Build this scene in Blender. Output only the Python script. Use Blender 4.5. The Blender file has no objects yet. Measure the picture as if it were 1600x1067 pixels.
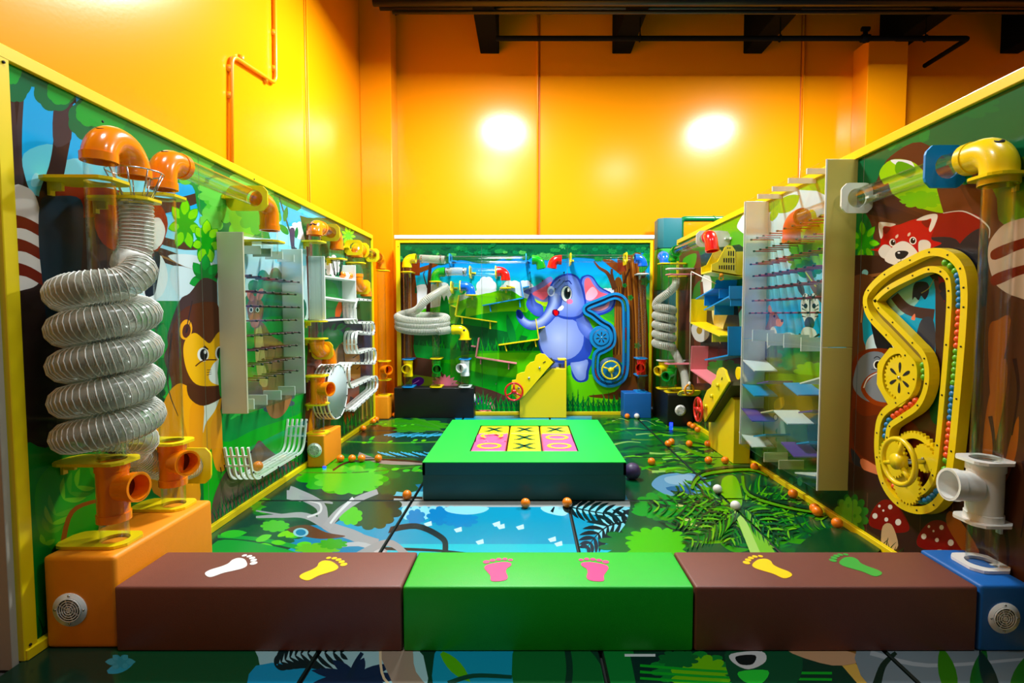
import bpy, bmesh, math, random
from mathutils import Vector, Matrix
random.seed(7)
SC = bpy.context.scene
COL = SC.collection
# ---------------------------------------------------------------- camera
F = 810.0; CX = 823.7; CY = 533.5; H = 1.42; PITCH = math.atan(41.5 / F)
cp, sp = math.cos(PITCH), math.sin(PITCH)
cam = bpy.data.cameras.new('camera'); camo = bpy.data.objects.new('camera', cam); COL.objects.link(camo)
camo.location = (0, 0, H); camo.rotation_euler = (math.pi / 2 - PITCH, 0, 0)
cam.sensor_width = 36.0; cam.lens = 36.0 * F / 1600.0
cam.shift_x = -(CX - 800.0) / 1600.0; cam.clip_start = 0.02
SC.camera = camo
# ---------------------------------------------------------------- world, lamps, exposure
w = bpy.data.worlds.new('world'); SC.world = w; w.use_nodes = True
w.node_tree.nodes['Background'].inputs[0].default_value = (0.7, 0.85, 1.0, 1)
w.node_tree.nodes['Background'].inputs[1].default_value = 0.09
SC.view_settings.view_transform = 'Standard'; SC.view_settings.look = 'None'
SC.view_settings.exposure = 0.0; SC.view_settings.gamma = 1.0; SC.view_settings.use_curve_mapping = False
def lamp(x, y, z, size, power, colr=(.93, .98, 1)):
    l = bpy.data.lights.new('high_bay_light', 'AREA'); l.shape = 'DISK'; l.size = size; l.energy = power; l.color = colr
    o = bpy.data.objects.new('high_bay_light', l); o.location = (x, y, z); COL.objects.link(o); return o
lamp(-0.46, 5.45, 5.05, 0.65, 370)
lamp(3.62, 5.45, 5.05, 0.65, 350)
lamp(-0.9, 1.75, 5.3, 0.8, 92)
lamp(2.4, 1.75, 5.3, 0.8, 66)
# ---------------------------------------------------------------- pixel -> plane helpers
def ray(px, py):
    a = (px - CX) / F; b = (CY - py) / F
    return Vector((a, cp + b * sp, -sp + b * cp))
def onx(px, py, X): r = ray(px, py); t = X / r.x; return Vector((X, r.y * t, H + r.z * t))
def ony(px, py, Y): r = ray(px, py); t = Y / r.y; return Vector((r.x * t, Y, H + r.z * t))
def onz(px, py, Z): r = ray(px, py); t = (Z - H) / r.z; return Vector((r.x * t, r.y * t, Z))
def zat(py, Y): return ony(800, py, Y).z
def xat(px, py, Y): return ony(px, py, Y).x
# ---------------------------------------------------------------- materials
def lin(c): return tuple((v / 255 / 12.92 if v / 255 <= .04045 else ((v / 255 + .055) / 1.055) ** 2.4) for v in c)
MC = {}
def M(name, rgb=(200, 200, 200), rough=.4, metal=0.0, noise=0.0, bump=0.0, scale=60, trans=0.0, tint=None, emit=0.0, spec=.5, coat=0.0):
    if name in MC: return MC[name]
    m = bpy.data.materials.new(name); MC[name] = m; m.use_nodes = True
    nt = m.node_tree; b = nt.nodes['Principled BSDF']; L = nt.links.new
    c = lin(rgb); b.inputs['Base Color'].default_value = (*c, 1)
    b.inputs['Roughness'].default_value = rough; b.inputs['Metallic'].default_value = metal
    b.inputs['Specular IOR Level'].default_value = spec; b.inputs['Coat Weight'].default_value = coat
    if emit: b.inputs['Emission Color'].default_value = (*c, 1); b.inputs['Emission Strength'].default_value = emit
    if noise or bump:
        tc = nt.nodes.new('ShaderNodeTexCoord'); n = nt.nodes.new('ShaderNodeTexNoise')
        n.inputs['Scale'].default_value = scale; n.inputs['Detail'].default_value = 4; L(tc.outputs['Object'], n.inputs['Vector'])
        if noise:
            r = nt.nodes.new('ShaderNodeMapRange'); r.inputs[3].default_value = 1 - noise; r.inputs[4].default_value = 1 + noise
            n2 = nt.nodes.new('ShaderNodeTexNoise'); n2.inputs['Scale'].default_value = scale / 12; L(tc.outputs['Object'], n2.inputs['Vector'])
            mx = nt.nodes.new('ShaderNodeVectorMath'); mx.operation = 'SCALE'; mx.inputs[0].default_value = c
            L(n2.outputs['Fac'], r.inputs[0]); L(r.outputs[0], mx.inputs['Scale']); L(mx.outputs[0], b.inputs['Base Color'])
        if bump:
            bp = nt.nodes.new('ShaderNodeBump'); bp.inputs['Strength'].default_value = bump; bp.inputs['Distance'].default_value = .002
            L(n.outputs['Fac'], bp.inputs['Height']); L(bp.outputs[0], b.inputs['Normal'])
    if trans:
        out = nt.nodes['Material Output']; tr = nt.nodes.new('ShaderNodeBsdfTransparent')
        tr.inputs[0].default_value = (*(tint or (1, 1, 1)), 1)
        mix = nt.nodes.new('ShaderNodeMixShader'); fr = nt.nodes.new('ShaderNodeLayerWeight'); fr.inputs[0].default_value = .35
        mr = nt.nodes.new('ShaderNodeMapRange'); mr.inputs[3].default_value = 1 - trans; mr.inputs[4].default_value = min(1, 1 - trans + .45)
        L(fr.outputs['Facing'], mr.inputs[0]); L(mr.outputs[0], mix.inputs[0]); L(tr.outputs[0], mix.inputs[1]); L(b.outputs[0], mix.inputs[2])
        L(mix.outputs[0], out.inputs['Surface'])
    return m
def acrylic(name, tint=(.97, .99, .98), amt=.5):
    """thin clear plastic: transparent with a fresnel gloss"""
    if name in MC: return MC[name]
    m = bpy.data.materials.new(name); MC[name] = m; m.use_nodes = True; nt = m.node_tree; L = nt.links.new
    for n in list(nt.nodes):
        if n.type == 'BSDF_PRINCIPLED': nt.nodes.remove(n)
    out = nt.nodes['Material Output']
    tr = nt.nodes.new('ShaderNodeBsdfTransparent'); tr.inputs[0].default_value = (*tint, 1)
    gl = nt.nodes.new('ShaderNodeBsdfGlossy'); gl.inputs['Roughness'].default_value = .08
    lw = nt.nodes.new('ShaderNodeLayerWeight'); lw.inputs[0].default_value = amt
    mr = nt.nodes.new('ShaderNodeMapRange'); mr.inputs[3].default_value = .03; mr.inputs[4].default_value = .6
    pw = nt.nodes.new('ShaderNodeMath'); pw.operation = 'POWER'; pw.inputs[1].default_value = 3
    L(lw.outputs['Facing'], pw.inputs[0]); L(pw.outputs[0], mr.inputs[0])
    mix = nt.nodes.new('ShaderNodeMixShader'); L(mr.outputs[0], mix.inputs[0]); L(tr.outputs[0], mix.inputs[1]); L(gl.outputs[0], mix.inputs[2])
    L(mix.outputs[0], out.inputs['Surface'])
    return m
YEL = M('yellow_board', (238, 212, 6), .35); YELP = M('yellow_plastic', (240, 216, 10), .25, coat=.3)
ORG = M('orange_pipe', (255, 138, 8), .22, coat=.5); ORGB = M('orange_vinyl', (250, 148, 8), .5, bump=.3, scale=300, noise=.04)
WHT = M('white_board', (222, 226, 222), .4); WHTP = M('white_plastic', (235, 238, 232), .25, coat=.3)
GRN = M('green_pipe', (10, 150, 30), .2, coat=.5); BLU = M('blue_pipe', (8, 100, 225), .2, coat=.5); RED = M('red_pipe', (225, 22, 14), .2, coat=.5)
BLUB = M('blue_board', (10, 140, 215), .35); PNKB = M('pink_board', (228, 130, 140), .4); PURB = M('purple_board', (96, 52, 160), .4)
BLUV = M('blue_vinyl', (14, 98, 178), .5, bump=.3, scale=300, noise=.04); BLKV = M('black_vinyl', (5, 6, 7), .45, bump=.3, scale=300)
STEEL = M('steel', (190, 192, 190), .25, 1.0); DARK = M('dark_hole', (14, 10, 8), .8); BLK = M('black_metal', (7, 10, 15), .9, spec=.1)
CLR = acrylic('clear_tube'); PANE = acrylic('clear_pane', (.93, .97, .95), .4)
# ---------------------------------------------------------------- objects
def thing(name, label, cat, group=None, loc=(0, 0, 0)):
    o = bpy.data.objects.new(name, None); COL.objects.link(o); o.location = loc; o.empty_display_size = .05
    o['label'] = label; o['category'] = cat
    if group: o['group'] = group
    return o
def tag(o, label, cat, group=None):
    o['label'] = label; o['category'] = cat
    if group: o['group'] = group
    return o
class MB:
    """collects shapes, links them as one mesh object"""
    def __init__(s): s.v = []; s.f = []; s.sm = []
    def add(s, vs, fs, smooth=False):
        n = len(s.v); s.v += [tuple(v) for v in vs]; s.f += [tuple(i + n for i in f) for f in fs]; s.sm += [smooth] * len(fs); return s
    def box(s, a, b, R=None, c=None):
        x0, x1 = sorted((a[0], b[0])); y0, y1 = sorted((a[1], b[1])); z0, z1 = sorted((a[2], b[2]))
        vs = [Vector((x, y, z)) for x in (x0, x1) for y in (y0, y1) for z in (z0, z1)]
        if R is not None:
            c = Vector(c) if c is not None else Vector(((x0 + x1) / 2, (y0 + y1) / 2, (z0 + z1) / 2)); vs = [R @ (v - c) + c for v in vs]
        return s.add(vs, [(0, 1, 3, 2), (4, 6, 7, 5), (0, 4, 5, 1), (2, 3, 7, 6), (0, 2, 6, 4), (1, 5, 7, 3)])
    def obox(s, o, u, v, w_):
        """box from corner o along three edge vectors"""
        o, u, v, w_ = map(Vector, (o, u, v, w_))
        vs = [o + u * i + v * j + w_ * k for i in (0, 1) for j in (0, 1) for k in (0, 1)]
        fs = [(0, 1, 3, 2), (4, 6, 7, 5), (0, 4, 5, 1), (2, 3, 7, 6), (0, 2, 6, 4), (1, 5, 7, 3)]
        if u.cross(v).dot(w_) < 0: fs = [f[::-1] for f in fs]
        return s.add(vs, fs)
    def sweep(s, pts, r, n=16, closed=False, caps=True, rfun=None, smooth=True, flip=False):
        pts = [Vector(p) for p in pts]; N = len(pts); vs = []; fs = []
        t0 = (pts[1] - pts[0]).normalized(); up = Vector((0, 0, 1)) if abs(t0.z) < .9 else Vector((1, 0, 0))
        nrm = t0.cross(up).normalized()
        for i, p in enumerate(pts):
            if closed: t = (pts[(i + 1) % N] - pts[i - 1]).normalized()
            else: t = (pts[min(i + 1, N - 1)] - pts[max(i - 1, 0)]).normalized()
            nrm = (nrm - t * nrm.dot(t)).normalized(); b = t.cross(nrm); rr = rfun(i) if rfun else r
            vs += [p + (nrm * math.cos(2 * math.pi * k / n) + b * math.sin(2 * math.pi * k / n)) * rr for k in range(n)]
        for i in range(N if closed else N - 1):
            for k in range(n):
                a = i * n + k; b_ = i * n + (k + 1) % n; c = ((i + 1) % N) * n + (k + 1) % n; d = ((i + 1) % N) * n + k
                fs.append((a, d, c, b_) if flip else (a, b_, c, d))
        if caps and not closed: fs += [tuple(range(n))[::-1], tuple((N - 1) * n + k for k in range(n))]
        return s.add(vs, fs, smooth)
    def shell(s, pts, r, th=.004, n=20, smooth=True):
        """hollow pipe with open ends"""
        s.sweep(pts, r, n, caps=False); s.sweep(pts, r - th, n, caps=False, flip=True)
        for e in (0, -1):
            P0 = Vector(pts[e]); t = (Vector(pts[1]) - P0 if e == 0 else P0 - Vector(pts[-2])).normalized()
            s.ring(P0, t, r, r - th, n)
        return s
    def ring(s, c, ax, r0, r1, n=20):
        c = Vector(c); ax = Vector(ax).normalized(); u = ax.orthogonal().normalized(); v = ax.cross(u); vs = []
        for k in range(n):
            d = u * math.cos(2 * math.pi * k / n) + v * math.sin(2 * math.pi * k / n); vs += [c + d * r0, c + d * r1]
        return s.add(vs, [(2 * k, 2 * ((k + 1) % n), 2 * ((k + 1) % n) + 1, 2 * k + 1) for k in range(n)])
    def cyl(s, a, b, r, n=16, smooth=True, r2=None):
        return s.sweep([a, b], r, n, rfun=(lambda i: r if i == 0 else r2) if r2 is not None else None, smooth=smooth)
    def sphere(s, c, r, n=16, m=10, sc=(1, 1, 1)):
        c = Vector(c); vs = [c + Vector((0, 0, r * sc[2]))]; fs = []
        for i in range(1, m):
            th = math.pi * i / m
            vs += [c + Vector((r * sc[0] * math.sin(th) * math.cos(2 * math.pi * k / n), r * sc[1] * math.sin(th) * math.sin(2 * math.pi * k / n), r * sc[2] * math.cos(th))) for k in range(n)]
        vs.append(c - Vector((0, 0, r * sc[2]))); L = len(vs) - 1
        for k in range(n):
            fs.append((0, 1 + k, 1 + (k + 1) % n)); q = 1 + (m - 2) * n; fs.append((L, q + (k + 1) % n, q + k))
            for i in range(m - 2):
                a = 1 + i * n; fs.append((a + k, a + n + k, a + n + (k + 1) % n, a + (k + 1) % n))
        return s.add(vs, fs, True)
    def torus(s, c, ax, R, r, n=32, m=10):
        c = Vector(c); ax = Vector(ax).normalized(); u = ax.orthogonal().normalized(); v = ax.cross(u)
        return s.sweep([c + (u * math.cos(2 * math.pi * k / n) + v * math.sin(2 * math.pi * k / n)) * R for k in range(n)], r, m, closed=True)
    def prism(s, pts, nrm):
        """planar outline (3D points) extruded by the vector nrm"""
        pts = [Vector(p) for p in pts]; nrm = Vector(nrm); n = len(pts)
        area = Vector((0, 0, 0))
        for i in range(n): area += pts[i].cross(pts[(i + 1) % n])
        if area.dot(nrm) < 0: pts = pts[::-1]
        vs = pts + [p + nrm for p in pts]
        return s.add(vs, [tuple(range(n))[::-1], tuple(range(n, 2 * n))] + [(i, (i + 1) % n, n + (i + 1) % n, n + i) for i in range(n)])
    def plate(s, c, u, v, ext, hole, th, N=40, rc=.03):
        """board with a round hole; c hole centre, u,v unit axes, ext (u0,u1,v0,v1) around c, th thickness along u x v (centred)"""
        c, u, v = Vector(c), Vector(u).normalized(), Vector(v).normalized(); w_ = u.cross(v).normalized(); u0, u1, v0, v1 = ext
        angs = set(2 * math.pi * k / N for k in range(N))
        for (a, b) in ((u0, v0), (u0, v1), (u1, v0), (u1, v1)): angs.add(math.atan2(b, a) % (2 * math.pi))
        angs = sorted(angs); outr = []
        for t in angs:
            ct, st = math.cos(t), math.sin(t); k = 1e9
            if ct > 1e-9: k = min(k, u1 / ct)
            if ct < -1e-9: k = min(k, u0 / ct)
            if st > 1e-9: k = min(k, v1 / st)
            if st < -1e-9: k = min(k, v0 / st)
            x, y = ct * k, st * k
            for (a, b, sa, sb) in ((u0, v0, 1, 1), (u0, v1, 1, -1), (u1, v0, -1, 1), (u1, v1, -1, -1)):
                ex, ey = (x - a) * sa, (y - b) * sb          # chamfered corners
                if ex + ey < rc and ex >= -1e-9 and ey >= -1e-9:
                    # move point along ray inwards to the chamfer line
                    A, B = a + sa * rc, b; C_, D = a, b + sb * rc
                    den = ct * (D - B) - st * (C_ - A)
                    if abs(den) > 1e-9:
                        k2 = (A * (D - B) - B * (C_ - A)) / den
                        if 0 < k2 < k: k = k2; x, y = ct * k, st * k
            outr.append((x, y, ct, st))
        n = len(outr); vs = []
        for h in (-th / 2, th / 2):
            for (x, y, ct, st) in outr: vs += [c + u * x + v * y + w_ * h, c + u * ct * hole + v * st * hole + w_ * h]
        fs = []
        for k in range(n):
            k1 = (k + 1) % n; o = 2 * n
            fs += [(2 * k, 2 * k + 1, 2 * k1 + 1, 2 * k1), (o + 2 * k, o + 2 * k1, o + 2 * k1 + 1, o + 2 * k + 1), (2 * k, 2 * k1, o + 2 * k1, o + 2 * k), (2 * k + 1, o + 2 * k + 1, o + 2 * k1 + 1, 2 * k1 + 1)]
        return s.add(vs, fs)
    def build(s, name, mat, parent=None, bevel=0.0, seg=2, solid=0):
        me = bpy.data.meshes.new(name); me.from_pydata(s.v, [], s.f)
        me.polygons.foreach_set('use_smooth', s.sm); me.materials.append(mat); me.update()
        o = bpy.data.objects.new(name, me); COL.objects.link(o)
        if parent is not None:
            o.parent = parent; o.matrix_parent_inverse = Matrix.Translation(-Vector(parent.location)) if parent.parent is None else parent.matrix_parent_inverse.copy()
        if bevel:
            bm = bmesh.new(); bm.from_mesh(me)
            bmesh.ops.bevel(bm, geom=list(bm.edges), offset=bevel, segments=seg, profile=.6, affect='EDGES')
            bm.normal_update(); bm.to_mesh(me); bm.free()
            if seg > 1: me.polygons.foreach_set('use_smooth', [True] * len(me.polygons)); me.set_sharp_from_angle(angle=math.radians(40))
        return o
def struct(o, label=None):
    o['kind'] = 'structure'
    if label: o['label'] = label
    return o
def sub(o, par):
    """parent o under a part (parts sit at the same offset as their thing)"""
    o.parent = par; o.matrix_parent_inverse = Matrix.Identity(4); return o
def arcpath(pts, br, n=8):
    """polyline with corners rounded to radius br"""
    pts = [Vector(p) for p in pts]; out = [pts[0]]
    for i in range(1, len(pts) - 1):
        a, b, c = pts[i - 1], pts[i], pts[i + 1]; d1 = (a - b).normalized(); d2 = (c - b).normalized(); ang = d1.angle(d2)
        if ang > math.pi - .02: out.append(b); continue
        t = br / math.tan(ang / 2); t = min(t, (a - b).length * .499 if i > 1 else (a - b).length * .98, (c - b).length * .98)
        p0 = b + d1 * t; p1 = b + d2 * t; cc = b + (d1 + d2).normalized() * (t / math.cos(ang / 2))
        r0 = p0 - cc; r1 = p1 - cc; tot = r0.angle(r1); ax = r0.cross(r1).normalized()
        for k in range(n + 1): out.append(cc + Matrix.Rotation(tot * k / n, 3, ax) @ r0)
    out.append(pts[-1]); return out
# ================================================================= printed artwork
EPS = 2.5e-5; INK = 1.0
def print_material(name, rough=.25, spec=.16):
    m = bpy.data.materials.new(name); m.use_nodes = True; nt = m.node_tree; b = nt.nodes['Principled BSDF']
    a = nt.nodes.new('ShaderNodeAttribute'); a.attribute_name = 'ink'; nt.links.new(a.outputs['Color'], b.inputs['Base Color'])
    b.inputs['Roughness'].default_value = rough; b.inputs['Specular IOR Level'].default_value = spec
    return m
PRINT = print_material('printed_vinyl_sheet'); MATPRINT = print_material('printed_floor_vinyl', .22, .45)
def mixc(a, b, t): return tuple(a[i] + (b[i] - a[i]) * t for i in range(3))
def smoothp(pts, k=4):
    n = len(pts); out = []
    for i in range(n):
        p0, p1, p2, p3 = pts[i - 1], pts[i], pts[(i + 1) % n], pts[(i + 2) % n]
        for j in range(k):
            t = j / k; t2 = t * t; t3 = t2 * t
            out.append(tuple(.5 * (2 * p1[q] + (p2[q] - p0[q]) * t + (2 * p0[q] - 5 * p1[q] + 4 * p2[q] - p3[q]) * t2 + (3 * p1[q] - p0[q] - 3 * p2[q] + p3[q]) * t3) for q in (0, 1)))
    return out
def smoothl(pts, k=5):
    out = []; n = len(pts)
    for i in range(n - 1):
        p0, p1, p2, p3 = pts[max(i - 1, 0)], pts[i], pts[i + 1], pts[min(i + 2, n - 1)]
        for j in range(k):
            t = j / k; t2 = t * t; t3 = t2 * t
            out.append(tuple(.5 * (2 * p1[q] + (p2[q] - p0[q]) * t + (2 * p0[q] - 5 * p1[q] + 4 * p2[q] - p3[q]) * t2 + (3 * p1[q] - p0[q] - 3 * p2[q] + p3[q]) * t3) for q in (0, 1)))
    out.append(pts[-1]); return out
class Print:
    """flat artwork on a plane; authored as the outlines seen in the photograph, cast onto the real plane"""
    def __init__(s, to2d, to3d, nrm): s.to2d = to2d; s.to3d = to3d; s.n = Vector(nrm); s.items = []; s.layer = 0; s.ranks = {}; s.ink = INK
    def face(s, pts, cols):
        if isinstance(cols[0], (int, float)): cols = [lin(cols)] * len(pts)
        else: cols = [lin(c) for c in cols]
        cols = [tuple(min(.86, max(.002, (m_ + (v - m_) * 1.18) * s.ink)) for v in c) for c in cols for m_ in (sum(c) / 3,)]
        s.items.append((s.layer, [s.to2d(*p) for p in pts], cols))
    def poly(s, pts, col): s.layer += 1; s.face(pts, col)
    def blob(s, pts, col, k=4): s.poly(smoothp(pts, k), col)
    def ell(s, cx, cy, rx, ry, col, rot=0, n=22):
        c, q = math.cos(math.radians(rot)), math.sin(math.radians(rot))
        s.poly([(cx + rx * math.cos(t) * c - ry * math.sin(t) * q, cy + rx * math.cos(t) * q + ry * math.sin(t) * c) for t in (2 * math.pi * i / n for i in range(n))], col)
    def grad(s, pts, cen, c0, c1, k=5, sm=True, gam=1.0):
        """airbrushed shape: colour c0 at the outline blends to c1 at cen (ink, as printed)"""
        if sm: pts = smoothp(pts, 3)
        s.layer += 1; n = len(pts)
        for j in range(k):
            t0, t1 = j / k, (j + 1) / k; a0, a1 = mixc(c0, c1, t0 ** gam), mixc(c0, c1, t1 ** gam)
            for i in range(n):
                p, q = pts[i], pts[(i + 1) % n]
                L = lambda P_, t: (P_[0] + (cen[0] - P_[0]) * t, P_[1] + (cen[1] - P_[1]) * t)
                if j < k - 1: s.face([L(p, t0), L(q, t0), L(q, t1), L(p, t1)], [a0, a0, a1, a1])
                else: s.face([L(p, t0), L(q, t0), cen], [a0, a0, a1])
    def vgrad(s, x0, x1, stops, n=8, slope=0):
        """vertical bands blending between stops [(y,col)...]"""
        s.layer += 1
        for (ya, ca), (yb, cb) in zip(stops, stops[1:]): s.face([(x0, ya), (x1, ya + slope), (x1, yb + slope), (x0, yb)], [ca, ca, cb, cb])
    def cloud(s, cx, cy, rx, ry, n, col, bump=.16, ph=0, rot=0, pw=.7):
        pts = []; c, q = math.cos(math.radians(rot)), math.sin(math.radians(rot))
        for i in range(n * 5):
            t = 2 * math.pi * i / (n * 5); k = 1 - bump + bump * abs(math.sin(n * t / 2 + ph)) ** pw * 1.6
            x, y = rx * k * math.cos(t), ry * k * math.sin(t); pts.append((cx + x * c - y * q, cy + x * q + y * c))
        s.poly(pts, col)
    def leaf(s, x0, y0, x1, y1, w_, col, bend=0):
        dx, dy = x1 - x0, y1 - y0; px_, py_ = -dy, dx; L = math.hypot(dx, dy) or 1; px_ /= L; py_ /= L; a = []; b = []
        for i in range(7):
            t = i / 6; ww = w_ * math.sin(math.pi * min(1, t * .92 + .08)) ** .8; bx = bend * math.sin(math.pi * t)
            x, y = x0 + dx * t + px_ * bx, y0 + dy * t + py_ * bx; a.append((x + px_ * ww, y + py_ * ww)); b.append((x - px_ * ww, y - py_ * ww))
        s.poly(a + b[::-1], col)
    def stroke(s, pts, w0, w1, col, k=5, w_mid=None):
        p = smoothl(pts, k) if len(pts) > 2 else pts; n = len(p); a = []; b = []
        for i in range(n):
            t = i / (n - 1); q0, q1 = p[max(i - 1, 0)], p[min(i + 1, n - 1)]; dx, dy = q1[0] - q0[0], q1[1] - q0[1]; L = math.hypot(dx, dy) or 1
            ww = w0 + (w1 - w0) * t
            if w_mid: ww = w0 + (w_mid - w0) * t * 2 if t < .5 else w_mid + (w1 - w_mid) * (t - .5) * 2
            a.append((p[i][0] - dy / L * ww / 2, p[i][1] + dx / L * ww / 2)); b.append((p[i][0] + dy / L * ww / 2, p[i][1] - dx / L * ww / 2))
        s.poly(a + b[::-1], col)
    def tuft(s, x, y, h, n, cols, spread=.5, w_=3, rnd=None):
        rnd = rnd or random
        for i in range(n):
            t = (i / (n - 1) - .5) * 2 if n > 1 else 0; hh = h * (1 - .35 * abs(t)) * rnd.uniform(.8, 1.1)
            x1 = x + t * spread * h; s.stroke([(x + t * w_ * n * .3, y), (x + t * w_ * n * .35 + t * spread * h * .3, y - hh * .6), (x1, y - hh)], w_, .3, cols[i % len(cols)], 4)
    def frond(s, pts, ln, cols, n=16, w_=3, side=(1, -1), spine=None, taper=True):
        p = smoothl(pts, 6); m = len(p)
        for i in range(n):
            q = p[min(m - 2, int((i + .5) / n * (m - 1)))]; q1 = p[min(m - 1, int((i + .5) / n * (m - 1)) + 1)]
            dx, dy = q1[0] - q[0], q1[1] - q[1]; L = math.hypot(dx, dy) or 1; dx /= L; dy /= L; t = (i + .5) / n
            l = ln * (math.sin(math.pi * (.12 + .8 * t)) if taper else 1)
            for sd in side:
                ex, ey = q[0] + dx * l * .75 - dy * sd * l * .7, q[1] + dy * l * .75 + dx * sd * l * .7
                s.leaf(q[0], q[1], ex, ey, w_, cols[i % len(cols)], bend=sd * l * .08)
        if spine: s.stroke(pts, w_ * .9, w_ * .3, spine)
    def star(s, cx, cy, r, n, w_, c0, c1, sx=1, sy=1, ph=0):
        """rounded leaf cluster"""
        for k in range(n):
            t = 2 * math.pi * (k + ph) / n; s.leaf(cx, cy, cx + r * sx * math.cos(t), cy + r * sy * math.sin(t), w_, c0)
            s.leaf(cx + r * sx * .35 * math.cos(t), cy + r * sy * .35 * math.sin(t), cx + r * sx * .95 * math.cos(t), cy + r * sy * .95 * math.sin(t), w_ * .72, c1)
    def build(s, rect, name, parent, mat, off=0.0005):
        """the part of the artwork inside rect (a0,a1,b0,b1)"""
        a0, a1, b0, b1 = rect; V = []; Fc = []; C = []
        if not s.ranks:                 # stack a shape only above the shapes it overlaps, so the whole print stays under a millimetre
            bb = {}
            for lay, pts, cols in s.items:
                xs_ = [p[0] for p in pts]; ys_ = [p[1] for p in pts]; b = bb.get(lay, (9e9, -9e9, 9e9, -9e9))
                bb[lay] = (min(b[0], *xs_), max(b[1], *xs_), min(b[2], *ys_), max(b[3], *ys_))
            done = []
            for lay in sorted(bb):
                b = bb[lay]; r = 0
                for q, rq in done:
                    if rq >= r and q[0] < b[1] and b[0] < q[1] and q[2] < b[3] and b[2] < q[3]: r = rq + 1
                s.ranks[lay] = r; done.append((b, r))
        for lay, pts, cols in s.items:
            P_ = [(p[0], p[1], *c) for p, c in zip(pts, cols)]
            for ax, lim, sg in ((0, a0, 1), (0, a1, -1), (1, b0, 1), (1, b1, -1)):
                if not P_: break
                if all((p[ax] - lim) * sg >= 0 for p in P_): continue
                o = []
                for i in range(len(P_)):
                    p, q = P_[i - 1], P_[i]; ip, iq = (p[ax] - lim) * sg, (q[ax] - lim) * sg
                    if (ip >= 0) != (iq >= 0):
                        t = ip / (ip - iq); o.append(tuple(p[k] + (q[k] - p[k]) * t for k in range(5)))
                    if iq >= 0: o.append(q)
                P_ = o
            if len(P_) < 3: continue
            Q = [P_[0]]
            for p in P_[1:]:
                if abs(p[0] - Q[-1][0]) + abs(p[1] - Q[-1][1]) > 1e-5: Q.append(p)
            while len(Q) > 2 and abs(Q[0][0] - Q[-1][0]) + abs(Q[0][1] - Q[-1][1]) < 1e-5: Q.pop()
            if len(Q) < 3: continue
            n = len(V); d = s.n * (off + s.ranks[lay] * EPS); pts3 = [s.to3d(p[0], p[1]) + d for p in Q]
            ar = Vector((0, 0, 0))
            for i in range(len(pts3)): ar += (pts3[i] - pts3[0]).cross(pts3[(i + 1) % len(pts3)] - pts3[0])
            if ar.length < 1e-8: continue
            if ar.dot(s.n) < 0: pts3 = pts3[::-1]; Q = Q[::-1]
            V += pts3; Fc.append(tuple(range(n, n + len(Q)))); C += [(*p[2:5], 1) for p in Q]
        if not Fc: return None
        me = bpy.data.meshes.new(name); me.from_pydata([tuple(v) for v in V], [], Fc)
        at = me.attributes.new('ink', 'FLOAT_COLOR', 'CORNER'); at.data.foreach_set('color', [x for c in C for x in c])
        me.materials.append(mat); o = bpy.data.objects.new(name, me); COL.objects.link(o)
        if parent is not None: o.parent = parent
        return o
# ================================================================= the room
XL, XR, YB = -2.08, 2.15, 7.34          # faces of the three mural panels
BX, BY = -2.4, 7.95                     # building walls behind them
WALL = M('yellow_wall_paint', (252, 155, 4), .2, bump=.12, scale=45, spec=.5)
GROOVE = M('orange_joint', (222, 112, 2), .6)
def sbox(name, a, b, mat, parent=None, bevel=0, seg=1):
    o = MB().box(a, b).build(name, mat, parent, bevel, seg); return o
# back wall: tilt-up panels with joints
wb = struct(sbox('wall_back', (-2.6, BY + .02, 0), (9.4, BY + .14, 6.2), GROOVE))
j1, j2 = xat(843, 200, BY), xat(1250, 200, BY)
for a, b in ((-2.6, j1), (j1, j2), (j2, j2 + j2 - j1)): sbox('wall_panel', (a + .012, BY, 0), (b - .012, BY + .05, 6.2), WALL, wb, .006)
# left wall with one joint
wl = struct(sbox('wall_left', (BX - .14, -3, 0), (BX - .02, BY, 6.2), GROOVE))
yj = onx(478, 150, BX).y
for a, b in ((-3.0, yj), (yj, BY)): sbox('wall_panel', (BX - .05, a + .008, 0), (BX, b - .008, 6.2), WALL, wl, .006)
wr = struct(sbox('wall_right', (9.4, -3, 0), (9.5, BY, 6.2), WALL))
struct(sbox('trim_1', (BX, 7.6, 0), (-1.95, BY, 6.03), WALL, None, .008))['label'] = 'yellow square column in the left back corner'
struct(sbox('trim_2', (4.87, 7.6, 0), (5.44, BY, 5.35), WALL, None, .008))['label'] = 'yellow square column on the back wall at right'
# ceiling: dark deck, joists, cross tubes
cl = struct(sbox('ceiling', (BX, -3, 6.3), (9.4, BY, 6.45), BLK))
zdeck = zat(22, BY)
for i in range(6):                      # scalloped acoustic deck edge between joists
    pass
xs = [xat(765, 80, 7.9), xat(972, 80, 7.9), xat(1178, 80, 7.9), xat(1391, 74, 7.9), xat(1581, 82, 7.9)]
for i, x in enumerate(xs):
    MB().box((x - .14, 4.6, zat(79, 7.85)), (x + .14, BY, 6.3)).build('ceiling_joist', BLK, cl, .01, 1)
for x0, x1 in zip([BX + .45] + xs, xs + [9.4]):
    pts = []; n = 8
    for k in range(n + 1):
        t = k / n; pts.append((x0 + (x1 - x0) * t, 7.6, zdeck - .05 + .1 * math.sin(math.pi * t)))
    pts += [(x1, 7.6, 6.3), (x0, 7.6, 6.3)]
    MB().prism(pts, (0, .3, 0)).build('insulation_drape', BLK, cl)
PIPE = M('black_pipe', (14, 22, 28), .35)
for yy, py_, r in ((6.6, 3, .05), (6.9, 12, .035), (6.75, 19, .025)):
    z = zat(py_, yy); t = MB().cyl((-1.9 if r > .03 else -1.7, yy, z), (9.3, yy, z), r, 12).build('ceiling_pipe', PIPE, cl)
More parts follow.
